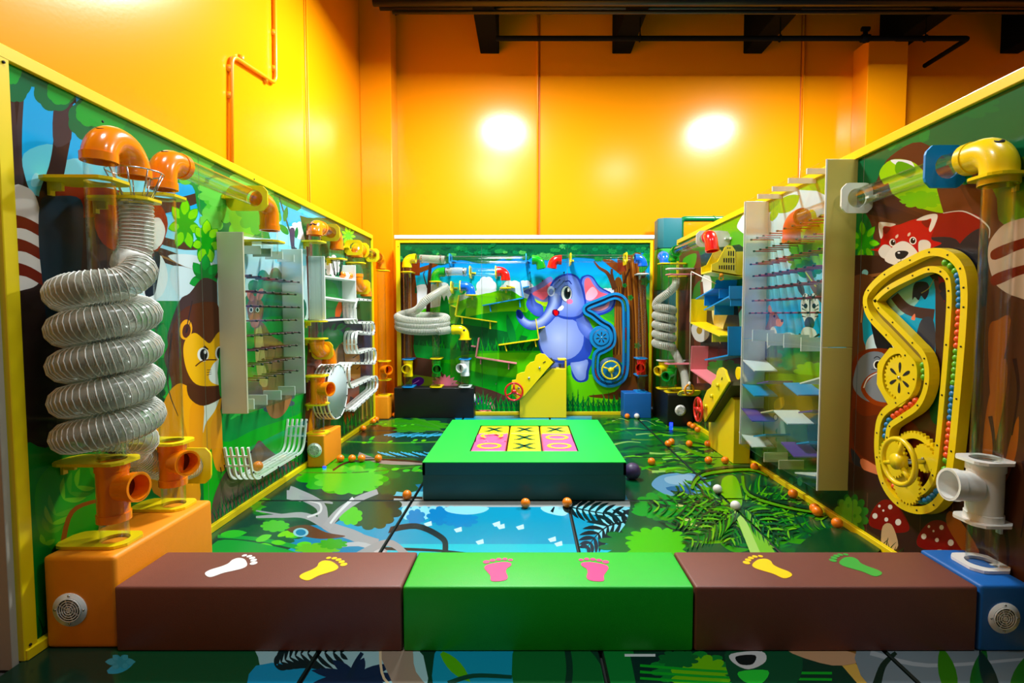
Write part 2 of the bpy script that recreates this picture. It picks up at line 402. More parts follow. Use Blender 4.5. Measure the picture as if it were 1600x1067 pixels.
sl = thing('sprinkler_pipe', 'thin black sprinkler pipe running under the ceiling joists then turning back', 'pipe')
Y1 = 7.0; z1 = zat(60, Y1); xe = xat(1513, 60, Y1)
MB().sweep(arcpath([(xat(775, 58, Y1), Y1, z1), (xe, Y1, z1), (xe, 7.75, z1)], .04), .032, 12).build('pipe_run', BLK, sl)
for px_ in (1000, 1219, 1446): x = xat(px_, 58, Y1); MB().cyl((x, Y1, z1), (x, Y1, 6.3), .008, 8).torus((x, Y1, z1), (1, 0, 0), .04, .008, 16, 6).build('hanger', BLK, sl)
x = xat(1352, 60, Y1); MB().cyl((x, Y1, z1 - .05), (x, Y1, z1 + .1), .03, 10).cyl((x - .05, Y1, z1 + .12), (x + .05, Y1, z1 + .12), .03, 10).cyl((x - .05, Y1, z1), (x + .05, Y1, z1), .05, 10).build('sprinkler_head', BLK, sl)
# conduit on the left wall
cd = thing('wall_conduit', 'thin yellow-painted conduit with a zigzag bend on the left wall', 'pipe')
X = BX + .025
pc = [onx(428, -120, X), onx(431, 131, X), onx(362, 86, X), onx(362, 300, X)]
MB().sweep(arcpath(pc, .09), .017, 10).build('conduit', M('conduit_paint', (250, 156, 2), .35), cd)
for px_, py_ in ((430, 52), (431, 108), (417, 124), (380, 92), (362, 108), (362, 150)):
    p = onx(px_, py_, X); MB().cyl(p + Vector((-.02, 0, -.025)), p + Vector((-.02, 0, .025)), .03, 8).build('clamp', MC['conduit_paint'], cd)
c2 = thing('thin_conduit', 'straight thin conduit running down the joint of the left wall', 'pipe')
p0, p1 = onx(476, -100, X), onx(480, 330, X); MB().cyl(p0, (p0.x, p0.y, .2), .01, 8).build('conduit', MC['conduit_paint'], c2)
c3 = thing('back_wall_conduit', 'thin orange conduit down the middle joint of the back wall', 'pipe')
MB().sweep([(j1 - .03, BY - .02, 2.0), (j1 - .03, BY - .02, 5.5), (j1 - .03, BY - .02, 6.0)], .012, 8).build('conduit', MC['conduit_paint'], c3)
c4 = thing('right_joint_conduit', 'thin orange conduit down the right joint of the back wall', 'pipe')
MB().cyl((j2 + .03, BY - .02, 2.0), (j2 + .03, BY - .02, 6.1), .012, 8).build('conduit', MC['conduit_paint'], c4)
# ---------------------------------------------------------------- floor
fl = struct(sbox('floor', (-6, -3, -.12), (9.4, BY, -.03), M('grey_concrete', (60, 62, 60), .7)))
fx = [-2.085, -.88, .31, 1.51, 2.75]; fy = [-.3, 1.3, 2.6, 3.9, 5.1, 6.3, 7.5]
FOAM = M('dark_green_mat_edge', (6, 30, 24), .5)
FP = Print(lambda x, y: (lambda v: (v.x, v.y))(onz(x, y, 0)), lambda a, b: Vector((a, b, 0)), (0, 0, 1)); FP.ink = .74
# ---- floor artwork
P = FP; rnd = random.Random(11)
P.poly([(-2500, 600), (4200, 600), (4200, 3000), (-2500, 3000)], (10, 92, 56))
# blue water area in the middle
P.poly([(586, 870), (620, 783), (660, 783), (700, 650), (925, 650), (985, 790), (1040, 870)], (0, 152, 188)); P.poly([(596, 850), (1040, 850), (1050, 872), (586, 872)], (64, 190, 208))
P.blob([(520, 645), (700, 645), (690, 700), (650, 780), (560, 780), (500, 735), (480, 690)], (10, 44, 40)); P.poly([(560, 720), (680, 715), (660, 786), (560, 786)], (120, 200, 220)); P.poly([(590, 735), (672, 735), (662, 768), (600, 768)], (10, 120, 160)); P.poly([(560, 776), (1000, 781), (1000, 792), (610, 792)], (176, 186, 186)); P.poly([(500, 771), (660, 776), (660, 780), (500, 775)], (44, 26, 22))
for k in range(6): x = 630 + k * 14; P.blob([(x, 792), (x + 10, 792), (x + 14, 806), (x + 4, 812), (x - 3, 803)], (150, 216, 232))
P.cloud(650, 808, 14, 12, 7, (0, 128, 186)); P.cloud(690, 806, 22, 14, 9, (0, 128, 186)); P.cloud(720, 812, 26, 12, 9, (0, 134, 190)); P.blob([(700, 792), (760, 792), (756, 800), (730, 804), (700, 800)], (150, 216, 232))
for x, y in ((715, 827), (668, 818), (782, 822), (749, 846), (862, 842), (872, 849), (812, 823), (775, 818)): P.poly([(x - 6, y), (x + 6, y - 4), (x + 7, y + 3), (x - 2, y + 5)], (190, 228, 232))
P.stroke([(600, 830), (650, 822), (690, 840), (696, 856), (692, 870)], 9, 9, (8, 40, 46)); P.stroke([(600, 857), (680, 860), (740, 866)], 5, 3, (8, 40, 46))
P.blob([(846, 792), (876, 792), (888, 800), (878, 806), (852, 800)], (160, 218, 232)); P.blob([(888, 792), (980, 792), (990, 812), (944, 806), (900, 800)], (140, 214, 230)); P.blob([(930, 815), (985, 808), (985, 850), (940, 846)], (140, 214, 230)); P.stroke([(862, 800), (866, 792)], 5, 2, (10, 30, 36))
P.frond([(880, 790), (930, 800), (1006, 812)], 26, [(8, 30, 34), (12, 44, 44)], 20, 2.6, (1, -1), (8, 30, 34)); P.frond([(1010, 812), (950, 822), (915, 858)], 34, [(8, 30, 34), (10, 40, 44)], 20, 3, (1, -1), (8, 30, 34))
# left side trees
P.blob([(340, 835), (380, 800), (470, 740), (600, 650), (700, 645), (650, 740), (600, 780), (560, 870), (330, 870)], (8, 62, 48))
P.poly([(600, 786), (622, 792), (600, 850), (588, 870), (430, 870), (520, 820), (580, 780)], (0, 150, 188)); P.blob([(440, 836), (500, 820), (560, 840), (580, 862), (480, 866)], (20, 130, 170))
for cx, cy, rx, ry, c, n in ((580, 742, 90, 34, (30, 84, 42), 12), (545, 736, 78, 30, (14, 112, 44), 13), (535, 742, 70, 28, (44, 160, 42), 12), (545, 750, 52, 22, (88, 190, 60), 12), (585, 795, 42, 26, (12, 56, 44), 10), (580, 805, 34, 22, (40, 74, 40), 9), (548, 806, 18, 14, (90, 190, 40), 8),
                             (426, 800, 30, 16, (20, 110, 44), 9), (415, 790, 24, 12, (60, 160, 50), 9), (420, 835, 52, 16, (8, 84, 50), 11), (430, 822, 22, 9, (80, 180, 60), 9), (470, 792, 60, 22, (6, 76, 52), 12), (640, 665, 60, 10, (60, 150, 40), 12), (560, 672, 60, 9, (44, 34, 20), 8), (545, 700, 60, 10, (12, 60, 36), 11), (620, 700, 40, 8, (20, 90, 40), 9)): P.cloud(cx, cy, rx, ry, n, c, .12)
for pts, a, b, c in (([(400, 808), (440, 806), (478, 806), (520, 826), (590, 850)], 3, 16, (156, 160, 162)), ([(600, 868), (560, 840), (510, 820), (500, 790), (462, 770), (452, 766)], 18, 14, (156, 160, 162)), ([(510, 824), (530, 800), (560, 780), (590, 768)], 14, 8, (160, 164, 166)), ([(480, 808), (500, 800), (498, 786), (470, 780)], 3, 4, (210, 214, 214)), ([(516, 818), (530, 800), (552, 778)], 3, 5, (214, 220, 220)), ([(400, 798), (450, 806)], 2, 3, (156, 160, 162)), ([(455, 775), (495, 782), (520, 786)], 7, 3, (150, 156, 158)),
                     ([(490, 860), (560, 850), (600, 866)], 4, 10, (180, 186, 188)), ([(560, 710), (600, 722), (660, 724)], 8, 4, (150, 140, 132)), ([(520, 735), (545, 722), (600, 718), (660, 722)], 3, 3, (60, 34, 28))): P.stroke(pts, a, b, c)
P.poly([(448, 766), (464, 766), (470, 784), (448, 780)], (156, 160, 162))
P.stroke([(340, 838), (400, 842), (460, 854), (480, 862)], 5, 8, (20, 150, 60)); P.stroke([(460, 738), (560, 738), (660, 728)], 2, 2, (60, 130, 40)); P.stroke([(540, 690), (620, 692), (690, 690)], 2, 2, (70, 150, 50)); P.stroke([(600, 660), (640, 652), (690, 668)], 2, 2, (70, 150, 50)); P.stroke([(560, 664), (640, 662), (700, 676)], 2, 2, (60, 140, 50))
for k in range(30):
    x, y = rnd.choice([(380 + rnd.uniform(0, 90), 836 + rnd.uniform(0, 22)), (520 + rnd.uniform(0, 140), 733 + rnd.uniform(-3, 6)), (560 + rnd.uniform(0, 130), 688 + rnd.uniform(-3, 4)), (580 + rnd.uniform(0, 110), 662 + rnd.uniform(-3, 4))]); s_ = (y - 600) / 150
    P.leaf(x, y, x + 14 * s_, y - 5 * s_ * rnd.uniform(-.6, 1.2), 2.4 * s_, rnd.choice([(96, 200, 60), (70, 180, 60), (120, 205, 50)]))
for k in range(14): P.stroke([(600 + k * 6, 680 + k % 4), (625 + k * 6, 676 + k % 5)], 1.6, .6, (90, 180, 220)); P.stroke([(590 + k * 6, 706 + k % 3), (606 + k * 6, 712 + k % 3)], 1.6, .6, (90, 180, 220))
P.cloud(496, 858, 34, 9, 10, (100, 180, 60)); P.cloud(520, 850, 22, 8, 9, (60, 160, 50)); P.blob([(450, 826), (480, 820), (510, 832), (540, 838), (500, 842), (460, 834)], (90, 60, 44)); P.ell(470, 832, 12, 7, (150, 200, 210)); P.ell(470, 832, 8, 5, (10, 120, 160))
P.blob([(340, 845), (400, 848), (470, 868), (340, 872)], (20, 150, 60)); P.leaf(345, 836, 386, 832, 6, (60, 180, 60)); P.leaf(400, 845, 425, 836, 5, (100, 200, 70))
P.stroke([(560, 868), (606, 848), (636, 868)], 12, 10, (150, 156, 158))
# right side foliage
P.blob([(925, 645), (1060, 645), (1190, 740), (1300, 830), (1380, 872), (1000, 872), (985, 790), (970, 720)], (10, 84, 48)); P.blob([(940, 648), (1070, 650), (1180, 730), (1080, 740), (990, 720)], (16, 110, 40))
for k in range(120):
    x = rnd.uniform(930, 1160); y = rnd.uniform(648, 740)
    if x < 925 + (y - 650) * .45 or x > 1075 + (y - 650) * 1.2: continue
    s_ = (y - 600) / 110; P.stroke([(x, y), (x + 26 * s_, y - 3 * s_ + rnd.uniform(-4, 4)), (x + 50 * s_, y + rnd.uniform(-6, 8))], 3.4 * s_, .6, rnd.choice([(60, 170, 40), (110, 200, 60), (10, 60, 40), (30, 140, 50), (150, 200, 110), (6, 48, 36), (90, 150, 30)]))
for cx, cy, rx, ry, c, n in ((1110, 690, 44, 14, (74, 150, 30), 9), (1150, 720, 40, 16, (90, 150, 30), 9), (1060, 790, 60, 26, (20, 124, 50), 13), (1030, 790, 36, 20, (10, 150, 50), 11), (1010, 850, 70, 26, (8, 110, 50), 14), (1026, 845, 46, 20, (84, 196, 30), 14), (1190, 790, 80, 26, (16, 100, 40), 10)): P.cloud(cx, cy, rx, ry, n, c, .16)
for k in range(12): t = math.pi * k / 11; P.leaf(1026, 864, 1026 - 48 * math.cos(t), 864 - 38 * math.sin(t), 9, (84, 198, 30)); P.leaf(1020, 800, 1020 - 44 * math.cos(t) + 10, 800 - 18 * math.sin(t), 7, (14, 156, 56))
P.blob([(1018, 756), (1036, 742), (1080, 740), (1110, 752), (1100, 768), (1060, 778), (1030, 768)], (110, 160, 196)); P.blob([(1040, 746), (1080, 742), (1076, 756), (1046, 756)], (150, 190, 214)); P.blob([(1040, 762), (1090, 760), (1070, 776)], (60, 110, 160))
P.ell(1075, 786, 30, 10, (40, 160, 40), 10); P.ell(1095, 822, 34, 12, (90, 190, 40), 14)
for a, b in ((1055, 783), (1062, 790), (1060, 797), (1075, 812), (1085, 820), (1082, 826), (1096, 822), (1100, 830)): P.ell(a, b, 6, 2.6, (220, 236, 150))
for k in range(150):
    x = rnd.uniform(985, 1300); y = rnd.uniform(690, 855)
    if x < 960 + (y - 650) * .4 or x > 1085 + (y - 650) * 1.28: continue
    s_ = (y - 600) / 130; L_ = rnd.uniform(14, 46) * s_; an = rnd.uniform(-.5, .6)
    P.leaf(x, y, x + L_ * math.cos(an), y + L_ * .45 * math.sin(an), rnd.uniform(1, 2.6) * s_, rnd.choice([(14, 104, 36), (8, 60, 36), (60, 150, 40), (20, 124, 44), (96, 170, 44), (6, 48, 32)]), bend=3 * s_)
for a0 in range(0, 360, 24):
    t = math.radians(a0); x0, y0 = 1120, 700; P.stroke([(x0, y0), (x0 + 40 * math.cos(t), y0 + 10 * math.sin(t) - 2), (x0 + 74 * math.cos(t), y0 + 22 * math.sin(t) + 3)], 3, 1, (8, 56, 34) if a0 % 48 else (110, 176, 44))
G5 = [(26, 130, 40), (8, 70, 34), (90, 176, 40), (16, 96, 44), (8, 60, 32), (120, 190, 60)]
for a in range(11):
    t = math.radians(-62 + a * 27); L = 95 + 25 * (a % 2); x0, y0 = 1160, 795; P.frond([(x0, y0), (x0 + L * .6 * math.cos(t), y0 + L * .26 * math.sin(t) - 3), (x0 + L * 1.25 * math.cos(t), y0 + L * .62 * math.sin(t))], 30, G5, 26, 1.5, (1, -1), (8, 50, 34))
P.blob([(1128, 752), (1150, 748), (1160, 786), (1150, 800), (1130, 790)], (110, 180, 20)); P.poly([(1146, 800), (1168, 800), (1214, 872), (1174, 872)], (128, 196, 70)); P.poly([(1146, 800), (1158, 800), (1190, 872), (1174, 872)], (176, 220, 120)); P.frond([(1158, 794), (1180, 810), (1220, 850)], 34, G5, 22, 1.7, (1, -1), (8, 50, 34)); P.frond([(1158, 796), (1130, 812), (1100, 840)], 32, G5, 22, 1.5, (1, -1), (8, 50, 34))
for pts in ([(1060, 690), (1100, 706), (1140, 700), (1180, 716)], [(1080, 760), (1100, 738), (1170, 730), (1200, 740)], [(1160, 740), (1170, 770), (1230, 790), (1290, 800)], [(1050, 665), (1080, 668), (1110, 672)]): P.stroke(pts, 2, 5, (8, 60, 34)); P.stroke([(x, y + 6) for x, y in pts], 5, 3, (90, 160, 30))
P.blob([(1300, 846), (1320, 838), (1345, 846), (1350, 856), (1300, 856)], (200, 40, 30)); 
for a, b in ((1310, 848), (1322, 843), (1334, 848), (1327, 852)): P.ell(a, b, 2.6, 1.6, (240, 230, 220))
P.blob([(1255, 850), (1300, 828), (1370, 852), (1360, 870), (1250, 872)], (8, 70, 34))
# foreground below the benches
P.poly([(-600, 1000), (2300, 1000), (2300, 1400), (-600, 1400)], (4, 50, 36)); P.blob([(190, 1000), (420, 1000), (412, 1050), (330, 1120), (200, 1100)], (0, 72, 42))
P.blob([(416, 1000), (640, 1000), (640, 1120), (400, 1120), (406, 1040)], (150, 190, 196)); P.blob([(400, 1040), (520, 1050), (520, 1120), (400, 1110)], (20, 140, 180)); P.frond([(430, 1040), (470, 1022), (540, 1020)], 44, [(6, 34, 36)], 12, 3.4, (1, -1)); P.star(556, 1058, 62, 9, 8, (4, 40, 66), (4, 40, 66), 1.2, .5); P.stroke([(545, 1060), (556, 1036), (566, 1020)], 8, 6, (6, 40, 60))
P.blob([(590, 1000), (640, 1000), (650, 1050), (690, 1100), (640, 1110), (610, 1060)], (140, 130, 116)); P.stroke([(594, 1010), (600, 1060), (640, 1090)], 4, 4, (200, 190, 160)); P.leaf(168, 1050, 210, 1035, 8, (60, 140, 160)); P.star(188, 1034, 20, 6, 6, (60, 130, 140), (70, 140, 150), 1.2, .6)
P.blob([(690, 1000), (810, 1000), (810, 1100), (690, 1110)], (30, 140, 170)); P.leaf(690, 1020, 735, 1066, 10, (80, 160, 40)); P.stroke([(700, 1068), (740, 1056), (800, 1058)], 8, 6, (10, 60, 50)); P.blob([(808, 1000), (900, 1000), (950, 1060), (960, 1120), (820, 1110)], (10, 92, 44)); P.stroke([(884, 1000), (890, 1050), (880, 1110)], 9, 12, (4, 44, 34)); P.blob([(940, 1000), (985, 1000), (990, 1100), (950, 1100)], (20, 110, 50))
P.poly([(985, 1026), (1040, 1020), (1060, 1100), (1000, 1100)], (4, 36, 36)); P.poly([(976, 1022), (1024, 1022), (1024, 1026), (976, 1026)], (200, 214, 216)); P.cloud(1080, 1045, 60, 26, 12, (20, 120, 50)); P.cloud(1095, 1055, 44, 30, 12, (100, 170, 40)); P.cloud(1060, 1030, 30, 14, 10, (10, 90, 44))
for k in range(5): P.stroke([(1000, 1040 + k * 10), (1140, 1050 + k * 9), (1300, 1052 + k * 10)], 4, 4, (40, 150, 50))
P.blob([(1138, 1010), (1240, 1010), (1250, 1060), (1200, 1100), (1150, 1080)], (10, 70, 44)); P.blob([(1142, 1022), (1190, 1018), (1196, 1034), (1170, 1046), (1146, 1036)], (190, 196, 196)); P.blob([(1150, 1026), (1180, 1024), (1176, 1038), (1156, 1038)], (14, 24, 24)); P.blob([(1154, 1050), (1200, 1048), (1190, 1068), (1164, 1066)], (60, 190, 70))
P.poly([(1290, 1010), (1330, 1010), (1400, 1080), (1350, 1080)], (190, 160, 90)); P.poly([(1310, 1010), (1340, 1010), (1410, 1080), (1380, 1080)], (120, 90, 50)); P.blob([(1230, 1016), (1300, 1012), (1350, 1030), (1300, 1040)], (170, 140, 110)); P.blob([(1340, 1010), (1500, 1000), (1640, 1010), (1640, 1100), (1400, 1100)], (110, 124, 130)); P.stroke([(1360, 1020), (1450, 1040), (1600, 1030)], 8, 4, (150, 160, 164)); P.leaf(1490, 1090, 1470, 1010, 14, (50, 110, 30)); P.leaf(1520, 1090, 1540, 1010, 12, (30, 90, 30)); P.leaf(1560, 1100, 1530, 1015, 12, (20, 40, 30)); P.leaf(1580, 1090, 1610, 1020, 12, (40, 100, 30)); P.stroke([(1370, 1070), (1380, 1040), (1400, 1020)], 14, 6, (20, 40, 30))

for i in range(len(fx) - 1):
    for j in range(len(fy) - 1):
        g = .006; r = (fx[i] + g, fx[i + 1] - g, fy[j] + g, fy[j + 1] - g)
        mt = sbox('floor_mat', (r[0], r[2], -.03), (r[1], r[3], 0), FOAM, fl, .008)
        FP.build((r[0] + .006, r[1] - .006, r[2] + .006, r[3] - .006), 'mat_print', mt, MATPRINT, 0.0002)
# ---------------------------------------------------------------- mural panels
ENDW = M('panel_edge', (170, 165, 150), .6)
def mural_panel(name, label, kind, pr, a0, a1, z1, joints, sgn):
    t = thing(name, label, 'wall panel')
    def bx(nm, aa, ab, za, zb, d0, d1, mat, bev=.003):
        if kind == 'x': o = MB().box((d0, aa, za), (d1, ab, zb))
        else: o = MB().box((aa, d0, za), (ab, d1, zb))
        return o.build(nm, mat, t, bev, 1)
    base = XL if (kind == 'x' and sgn > 0) else XR if kind == 'x' else YB
    e = [a0] + joints + [a1]
    for a, b in zip(e, e[1:]):
        p = bx('printed_sheet', a + .0015, b - .0015, 0.0, z1, base - sgn * .03, base, ENDW, .001)
        pr.build((a + .002, b - .002, .0, z1), 'artwork', p, PRINT)
    f = .055
    bx('frame_rail', a0, a1, z1 - f * .4, z1 + f * .6, base - sgn * .1, base + sgn * .022, YEL)
    bx('base_rail', a0, a1, 0.0, .045, base - sgn * .02, base + sgn * .03, YEL)
    bx('frame_post', a0 - .004, a0 + f, 0, z1 + f * .6, base - sgn * .1, base + sgn * .021, YEL)
    bx('frame_post', a1 - f * .6, a1 + .004, 0, z1 + f * .6, base - sgn * .1, base + sgn * .021, YEL)
    bx('backing', a0 + .002, a1 - .002, 0, z1 + .03, base - sgn * .1, base - sgn * .03, ENDW, 0)
    return t
LP = Print(lambda x, y: (lambda v: (v.y, v.z))(onx(x, y, XL)), lambda a, b: Vector((XL, a, b)), (1, 0, 0))
RP = Print(lambda x, y: (lambda v: (v.y, v.z))(onx(x, y, XR)), lambda a, b: Vector((XR, a, b)), (-1, 0, 0)); RP.ink = .9
BP = Print(lambda x, y: (lambda v: (v.x, v.z))(ony(x, y, YB)), lambda a, b: Vector((a, YB, b)), (0, -1, 0))
# ---- left mural artwork
P = LP; rnd = random.Random(3)
P.vgrad(-40, 620, [(40, (0, 140, 205)), (230, (0, 162, 218)), (330, (70, 190, 226)), (430, (190, 222, 232)), (560, (214, 232, 236))])
P.vgrad(-40, 620, [(470, (0, 128, 62)), (640, (22, 142, 60)), (760, (16, 100, 44)), (1100, (10, 62, 34))])
P.cloud(40, 520, 60, 30, 9, (0, 96, 56)); P.cloud(235, 530, 40, 26, 9, (0, 92, 50)); P.cloud(250, 560, 46, 50, 11, (6, 128, 58)); P.cloud(210, 505, 24, 12, 8, (30, 160, 70))
P.blob([(180, 560), (260, 545), (350, 590), (480, 540), (600, 540), (600, 640), (180, 720)], (24, 150, 58))
P.blob([(225, 575), (262, 560), (262, 600), (225, 640)], (8, 104, 50)); P.cloud(232, 620, 26, 22, 8, (0, 60, 44))
P.blob([(330, 680), (380, 640), (480, 610), (480, 700), (330, 800)], (40, 164, 44)); P.blob([(340, 640), (440, 600), (478, 600), (478, 640), (400, 670), (350, 690)], (22, 138, 62))
for k in range(9): P.leaf(360 + k * 12, 655 - k * 6, 385 + k * 12, 636 - k * 6, 2.4, (66, 180, 82))
# big dark tree at the far left
P.blob([(8, 88), (44, 90), (38, 160), (34, 240), (36, 330), (40, 420), (80, 450), (120, 460), (200, 470), (222, 560), (210, 700), (150, 735), (40, 742), (0, 745), (0, 300)], (40, 27, 24))
P.blob([(36, 120), (52, 118), (60, 250), (52, 300), (32, 320), (22, 250)], (58, 50, 52))
P.blob([(46, 120), (62, 132), (54, 200), (52, 262), (62, 300), (72, 286), (86, 240), (84, 160), (90, 130), (118, 150), (114, 220), (104, 280), (96, 310), (130, 330), (200, 340), (210, 420), (120, 470), (40, 470), (36, 300)], (42, 30, 28))
P.blob([(58, 110), (84, 148), (85, 175), (82, 235), (72, 282), (66, 306), (52, 300), (37, 262), (34, 230), (36, 170), (42, 120)], (6, 158, 214))
P.blob([(37, 240), (82, 226), (74, 270), (68, 300), (52, 304), (40, 280)], (110, 190, 212)); P.blob([(56, 270), (72, 285), (52, 292), (48, 284)], (150, 205, 220))
P.blob([(112, 165), (140, 180), (230, 235), (330, 300), (330, 330), (190, 330), (100, 288), (104, 250)], (10, 160, 214)); P.blob([(104, 250), (160, 256), (260, 300), (240, 335), (150, 330), (96, 290)], (130, 198, 216))
P.blob([(86, 160), (114, 165), (112, 205), (106, 240), (98, 280), (84, 318), (60, 310), (76, 260), (83, 220)], (44, 31, 30)); P.blob([(86, 160), (114, 165), (112, 205), (108, 222), (84, 226)], (58, 50, 54))
P.stroke([(20, 400), (26, 300), (18, 160)], 18, 9, (54, 44, 46))
# branches across
P.stroke([(190, 322), (240, 326), (300, 312), (330, 298)], 26, 12, (64, 44, 38)); P.stroke([(150, 395), (220, 392), (280, 408), (350, 440)], 26, 16, (66, 46, 38)); P.stroke([(252, 400), (300, 420), (335, 432)], 3, 1, (150, 112, 72))
P.stroke([(240, 372), (290, 384), (345, 380)], 12, 14, (74, 50, 40))
P.blob([(205, 420), (246, 396), (262, 430), (252, 462), (230, 466)], (220, 230, 232)); P.blob([(262, 400), (300, 398), (336, 412), (300, 420)], (216, 228, 234)); P.blob([(272, 415), (330, 436), (300, 470), (270, 450)], (206, 224, 230))
P.blob([(196, 436), (204, 520), (222, 600), (196, 700), (160, 560), (170, 440)], (34, 24, 22))
for i in range(8): P.stroke([(90 + i * 16, 470 + 8 * (i % 3)), (86 + i * 16, 560), (92 + i * 14, 700)], 3, 1, (56, 38, 32))
# hanging animal: striped tail, dark red and navy body
P.blob([(18, 296), (40, 292), (56, 308), (66, 350), (72, 400), (62, 440), (40, 452), (18, 448), (12, 380)], (196, 190, 184))
for y in (336, 372, 410): P.blob([(12, y), (40, y + 4), (70, y + 22), (72, y + 38), (40, y + 22), (12, y + 18)], (96, 34, 26))
P.blob([(76, 300), (88, 286), (160, 292), (206, 306), (206, 330), (130, 340), (80, 340)], (104, 38, 26)); P.stroke([(76, 306), (80, 293), (88, 284)], 3, 1, (200, 186, 160))
P.blob([(64, 312), (90, 306), (126, 312), (130, 360), (126, 430), (120, 520), (80, 530), (66, 440), (60, 370)], (26, 40, 48))
P.blob([(150, 330), (206, 300), (246, 316), (262, 350), (246, 392), (210, 400), (160, 380)], (140, 52, 34)); P.blob([(226, 350), (248, 340), (256, 360), (246, 388), (230, 386)], (214, 210, 204)); P.blob([(238, 352), (252, 346), (258, 362), (250, 384), (240, 376)], (226, 222, 216)); P.ell(236, 352, 3, 4, (30, 24, 22)); P.stroke([(196, 306), (220, 302), (244, 316)], 3, 1, (60, 26, 20))
P.blob([(170, 420), (200, 416), (204, 450), (196, 462), (176, 456)], (24, 34, 42)); P.blob([(232, 400), (250, 398), (244, 450), (238, 462), (226, 458)], (24, 34, 42))
# green foreground at left
P.blob([(30, 720), (70, 700), (120, 690), (180, 712), (240, 720), (240, 900), (30, 1040)], (20, 122, 44)); P.blob([(56, 760), (90, 720), (140, 716), (170, 760), (150, 830), (90, 860), (60, 830)], (46, 140, 40))
P.frond([(70, 850), (100, 780), (160, 730)], 34, [(96, 168, 52), (70, 150, 46)], 9, 4)
P.stroke([(96, 860), (112, 800), (160, 780), (205, 770)], 9, 3, (128, 74, 34))
# canopy along the top edge
def canopy(lobes, col):
    for cx, cy, rx, ry in lobes: P.cloud(cx, cy, rx, ry, 8, col, .05, pw=1)
canopy([(26, 120, 24, 40), (48, 118, 20, 18), (86, 138, 34, 36), (140, 186, 34, 34), (186, 205, 40, 32), (235, 232, 40, 28)], (0, 96, 62))
canopy([(20, 104, 14, 28), (95, 142, 22, 22), (142, 176, 24, 22), (190, 196, 40, 26), (250, 226, 46, 24)], (44, 146, 62))
P.blob([(200, 190), (330, 252), (440, 306), (470, 326), (420, 350), (430, 400), (414, 430), (390, 420), (372, 380), (350, 352), (334, 350), (310, 330), (300, 290), (262, 284), (214, 262)], (36, 128, 60))
P.cloud(352, 335, 32, 40, 9, (20, 104, 56)); P.cloud(345, 320, 26, 28, 8, (84, 172, 66)); P.cloud(300, 262, 34, 26, 8, (90, 176, 74)); P.cloud(384, 366, 26, 46, 9, (30, 110, 50)); P.cloud(378, 350, 20, 34, 8, (92, 170, 60))
P.cloud(405, 330, 34, 34, 9, (66, 150, 58)); P.cloud(385, 292, 44, 20, 8, (120, 200, 96)); P.cloud(330, 345, 18, 22, 7, (100, 184, 80)); P.cloud(350, 300, 40, 22, 8, (104, 186, 84))
P.star(238, 268, 22, 7, 4, (14, 84, 46), (20, 96, 50))
for cx, cy, r, c0, c1 in ((288, 350, 42, (18, 150, 40), (112, 196, 34)), (322, 378, 36, (30, 150, 30), (130, 205, 50)), (320, 436, 40, (0, 122, 50), (10, 150, 62))):
    P.star(cx, cy, r, 7, 9, c0, c1, .62, 1.0, .3)
# lion
P.blob([(262, 520), (280, 470), (296, 458), (318, 434), (345, 446), (360, 470), (360, 560), (350, 620), (340, 650), (312, 668), (292, 650), (278, 620), (262, 640), (268, 600), (256, 560), (262, 540)], (66, 50, 46))
P.blob([(266, 520), (290, 480), (345, 478), (352, 560), (345, 640), (318, 636), (290, 630), (272, 610), (262, 560)], (84, 46, 30))
P.blob([(240, 720), (246, 660), (264, 612), (286, 600), (290, 640), (310, 740), (306, 790), (240, 770)], (206, 140, 60))
P.blob([(286, 600), (318, 628), (345, 606), (344, 640), (340, 700), (350, 726), (340, 735), (330, 700), (318, 735), (312, 700), (306, 690), (300, 760), (296, 700), (286, 650)], (232, 164, 62))
P.blob([(316, 630), (343, 614), (336, 640), (322, 660), (316, 676)], (226, 232, 220))
P.blob([(296, 640), (318, 630), (316, 700), (326, 735), (312, 744), (300, 742)], (226, 152, 52)); P.blob([(330, 660), (344, 640), (348, 700), (352, 732), (338, 734), (330, 700)], (226, 152, 52))
for x, y in ((318, 738), (324, 736), (344, 730), (350, 726)): P.stroke([(x, y), (x + 2, y + 10)], 2, 1, (60, 34, 20))
P.ell(290, 515, 10, 16, (232, 166, 60), 8); P.ell(291, 517, 6.5, 11, (84, 44, 28), 8)
P.blob([(286, 550), (290, 530), (304, 520), (318, 530), (328, 536), (340, 520), (352, 518), (356, 560), (352, 596), (330, 603), (306, 600), (292, 580)], (240, 178, 66))
P.ell(317, 554, 9, 11, (240, 240, 236)); P.ell(318, 554, 6, 9, (16, 22, 26)); P.ell(320, 550, 2, 3, (240, 240, 240)); P.ell(343, 552, 7, 11, (240, 240, 236)); P.ell(343, 552, 4.5, 9, (16, 22, 26))
P.stroke([(305, 572), (318, 563), (338, 562)], 2, 2, (80, 42, 26)); P.blob([(326, 590), (332, 570), (345, 560), (360, 562), (360, 600), (336, 600)], (228, 236, 230)); P.ell(345, 576, 4, 7, (24, 22, 22))
P.stroke([(318, 541), (325, 546)], 4, 2, (50, 30, 22)); 
for k in range(3): P.stroke([(323, 578 + 4 * k), (330, 578 + 3 * k)], 1, .8, (40, 30, 24))
P.blob([(292, 600), (306, 602), (330, 606), (350, 600), (350, 618), (318, 634), (296, 622)], (74, 38, 26))
P.stroke([(268, 520), (262, 600), (278, 650)], 3, 1, (46, 34, 32)); P.stroke([(300, 470), (290, 520), (298, 500)], 2, 1, (52, 40, 38))
